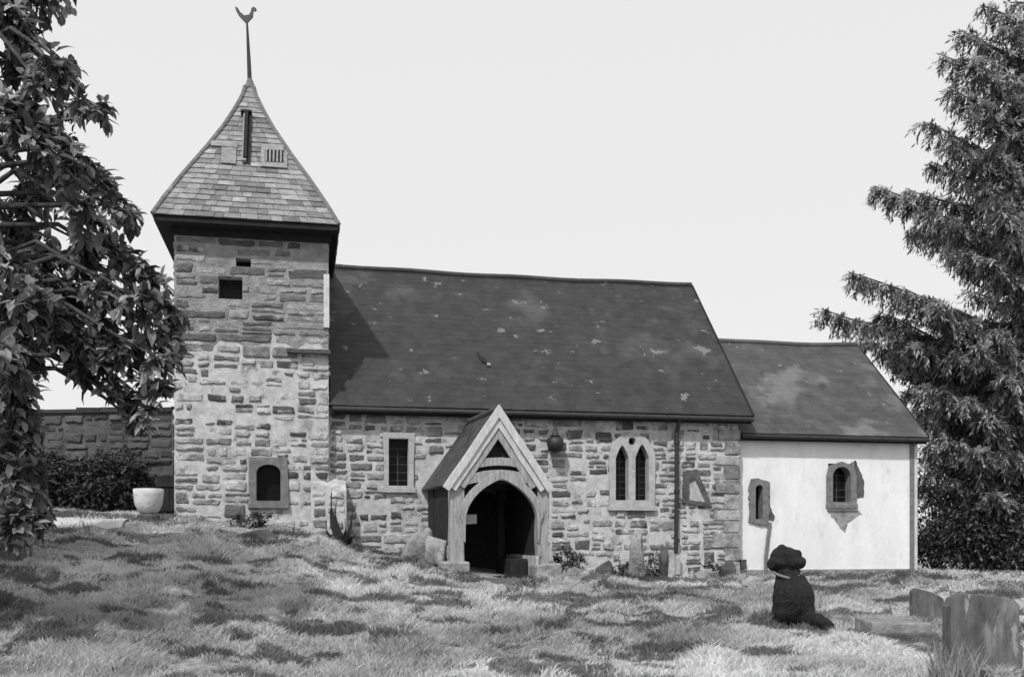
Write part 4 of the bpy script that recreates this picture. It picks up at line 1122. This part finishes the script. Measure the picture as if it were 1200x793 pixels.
rm = tmp.modifiers.new('r', 'REMESH'); rm.mode = 'VOXEL'; rm.voxel_size = .011
sm = tmp.modifiers.new('s', 'SMOOTH'); sm.iterations = 5; sm.factor = .5
dg = bpy.context.evaluated_depsgraph_get()
me2 = bpy.data.meshes.new_from_object(tmp.evaluated_get(dg)); me2.name = 'body'
bpy.data.objects.remove(tmp)
nv = len(me2.vertices); cb = np.empty(nv * 3); me2.vertices.foreach_get('co', cb); cb = cb.reshape(-1, 3)
d_ = (fbm(cb[:, 0] * 26 + cb[:, 1] * 19 + 40, cb[:, 2] * 13 + 40, 91, 3) - .5) * .03; me2.update()
nb = np.array([tuple(v_.normal) for v_ in me2.vertices]); cb += nb * d_[:, None]; me2.vertices.foreach_set('co', cb.ravel())
me2.transform(Matrix.Scale(DK, 4)); me2.materials.clear(); me2.materials.append(M['fur']); me2.shade_smooth()
bo_ = bpy.data.objects.new('body', me2); COL.objects.link(bo_); bo_.parent = dog
b = MB()
ring = []
for i in range(25):
    an = 2 * math.pi * i / 24
    ring.append(Vector((dpx[0], dpx[1], dz)) + DK * (DP(924, 674, .06) + Vector((.150 * math.cos(an), .150 * math.sin(an), .035 * math.sin(an) + .03 * abs(math.cos(an))))))
b.tube(ring, [.017 * DK] * 25, 6, cap=False); b.build('collar', M['collar'], dog, smooth=True)

# ------------------------------------------------------------------ light, sky, camera
EL, AZ = R(50), R(23)                               # sun: high, from the left behind the camera
sd = Vector((-math.sin(AZ) * math.cos(EL), -math.cos(AZ) * math.cos(EL), math.sin(EL)))
sl = bpy.data.lights.new('sun', 'SUN'); sl.energy = 3.2; sl.angle = R(2.0); sl.color = (1, 1, 1)
so = bpy.data.objects.new('sun', sl); COL.objects.link(so); so.rotation_euler = sd.to_track_quat('Z', 'Y').to_euler(); so.location = (-20, -30, 40)
w = bpy.data.worlds.new('World'); scene.world = w; w.use_nodes = True
N = w.node_tree.nodes; L = w.node_tree.links; bg = N['Background']
sky = N.new('ShaderNodeTexSky'); sky.sky_type = 'NISHITA'; sky.sun_disc = False; sky.sun_elevation = EL; sky.sun_rotation = math.atan2(sd.x, sd.y)
sky.air_density = 1.0; sky.dust_density = 4.0; sky.ozone_density = 1.0
bw = N.new('ShaderNodeRGBToBW'); L.new(sky.outputs['Color'], bw.inputs['Color'])
mx = N.new('ShaderNodeMix'); mx.data_type = 'FLOAT'; mx.inputs['Factor'].default_value = .75; mx.inputs['B'].default_value = 10.4     # thin white overcast veil
L.new(bw.outputs['Val'], mx.inputs['A']); L.new(mx.outputs['Result'], bg.inputs['Color']); bg.inputs['Strength'].default_value = .10

cam = bpy.data.cameras.new('camera'); co = bpy.data.objects.new('camera', cam); COL.objects.link(co)
co.location = (0, 0, EYE); co.rotation_euler = (R(90), 0, 0)
cam.sensor_width = 36; cam.lens = 36 * FPX / 1200; cam.shift_y = (HZ - 396.5) / 1200; cam.clip_end = 3000
scene.camera = co
vs = scene.view_settings; vs.view_transform = 'Standard'; vs.look = 'None'; vs.exposure = 0; vs.gamma = 1
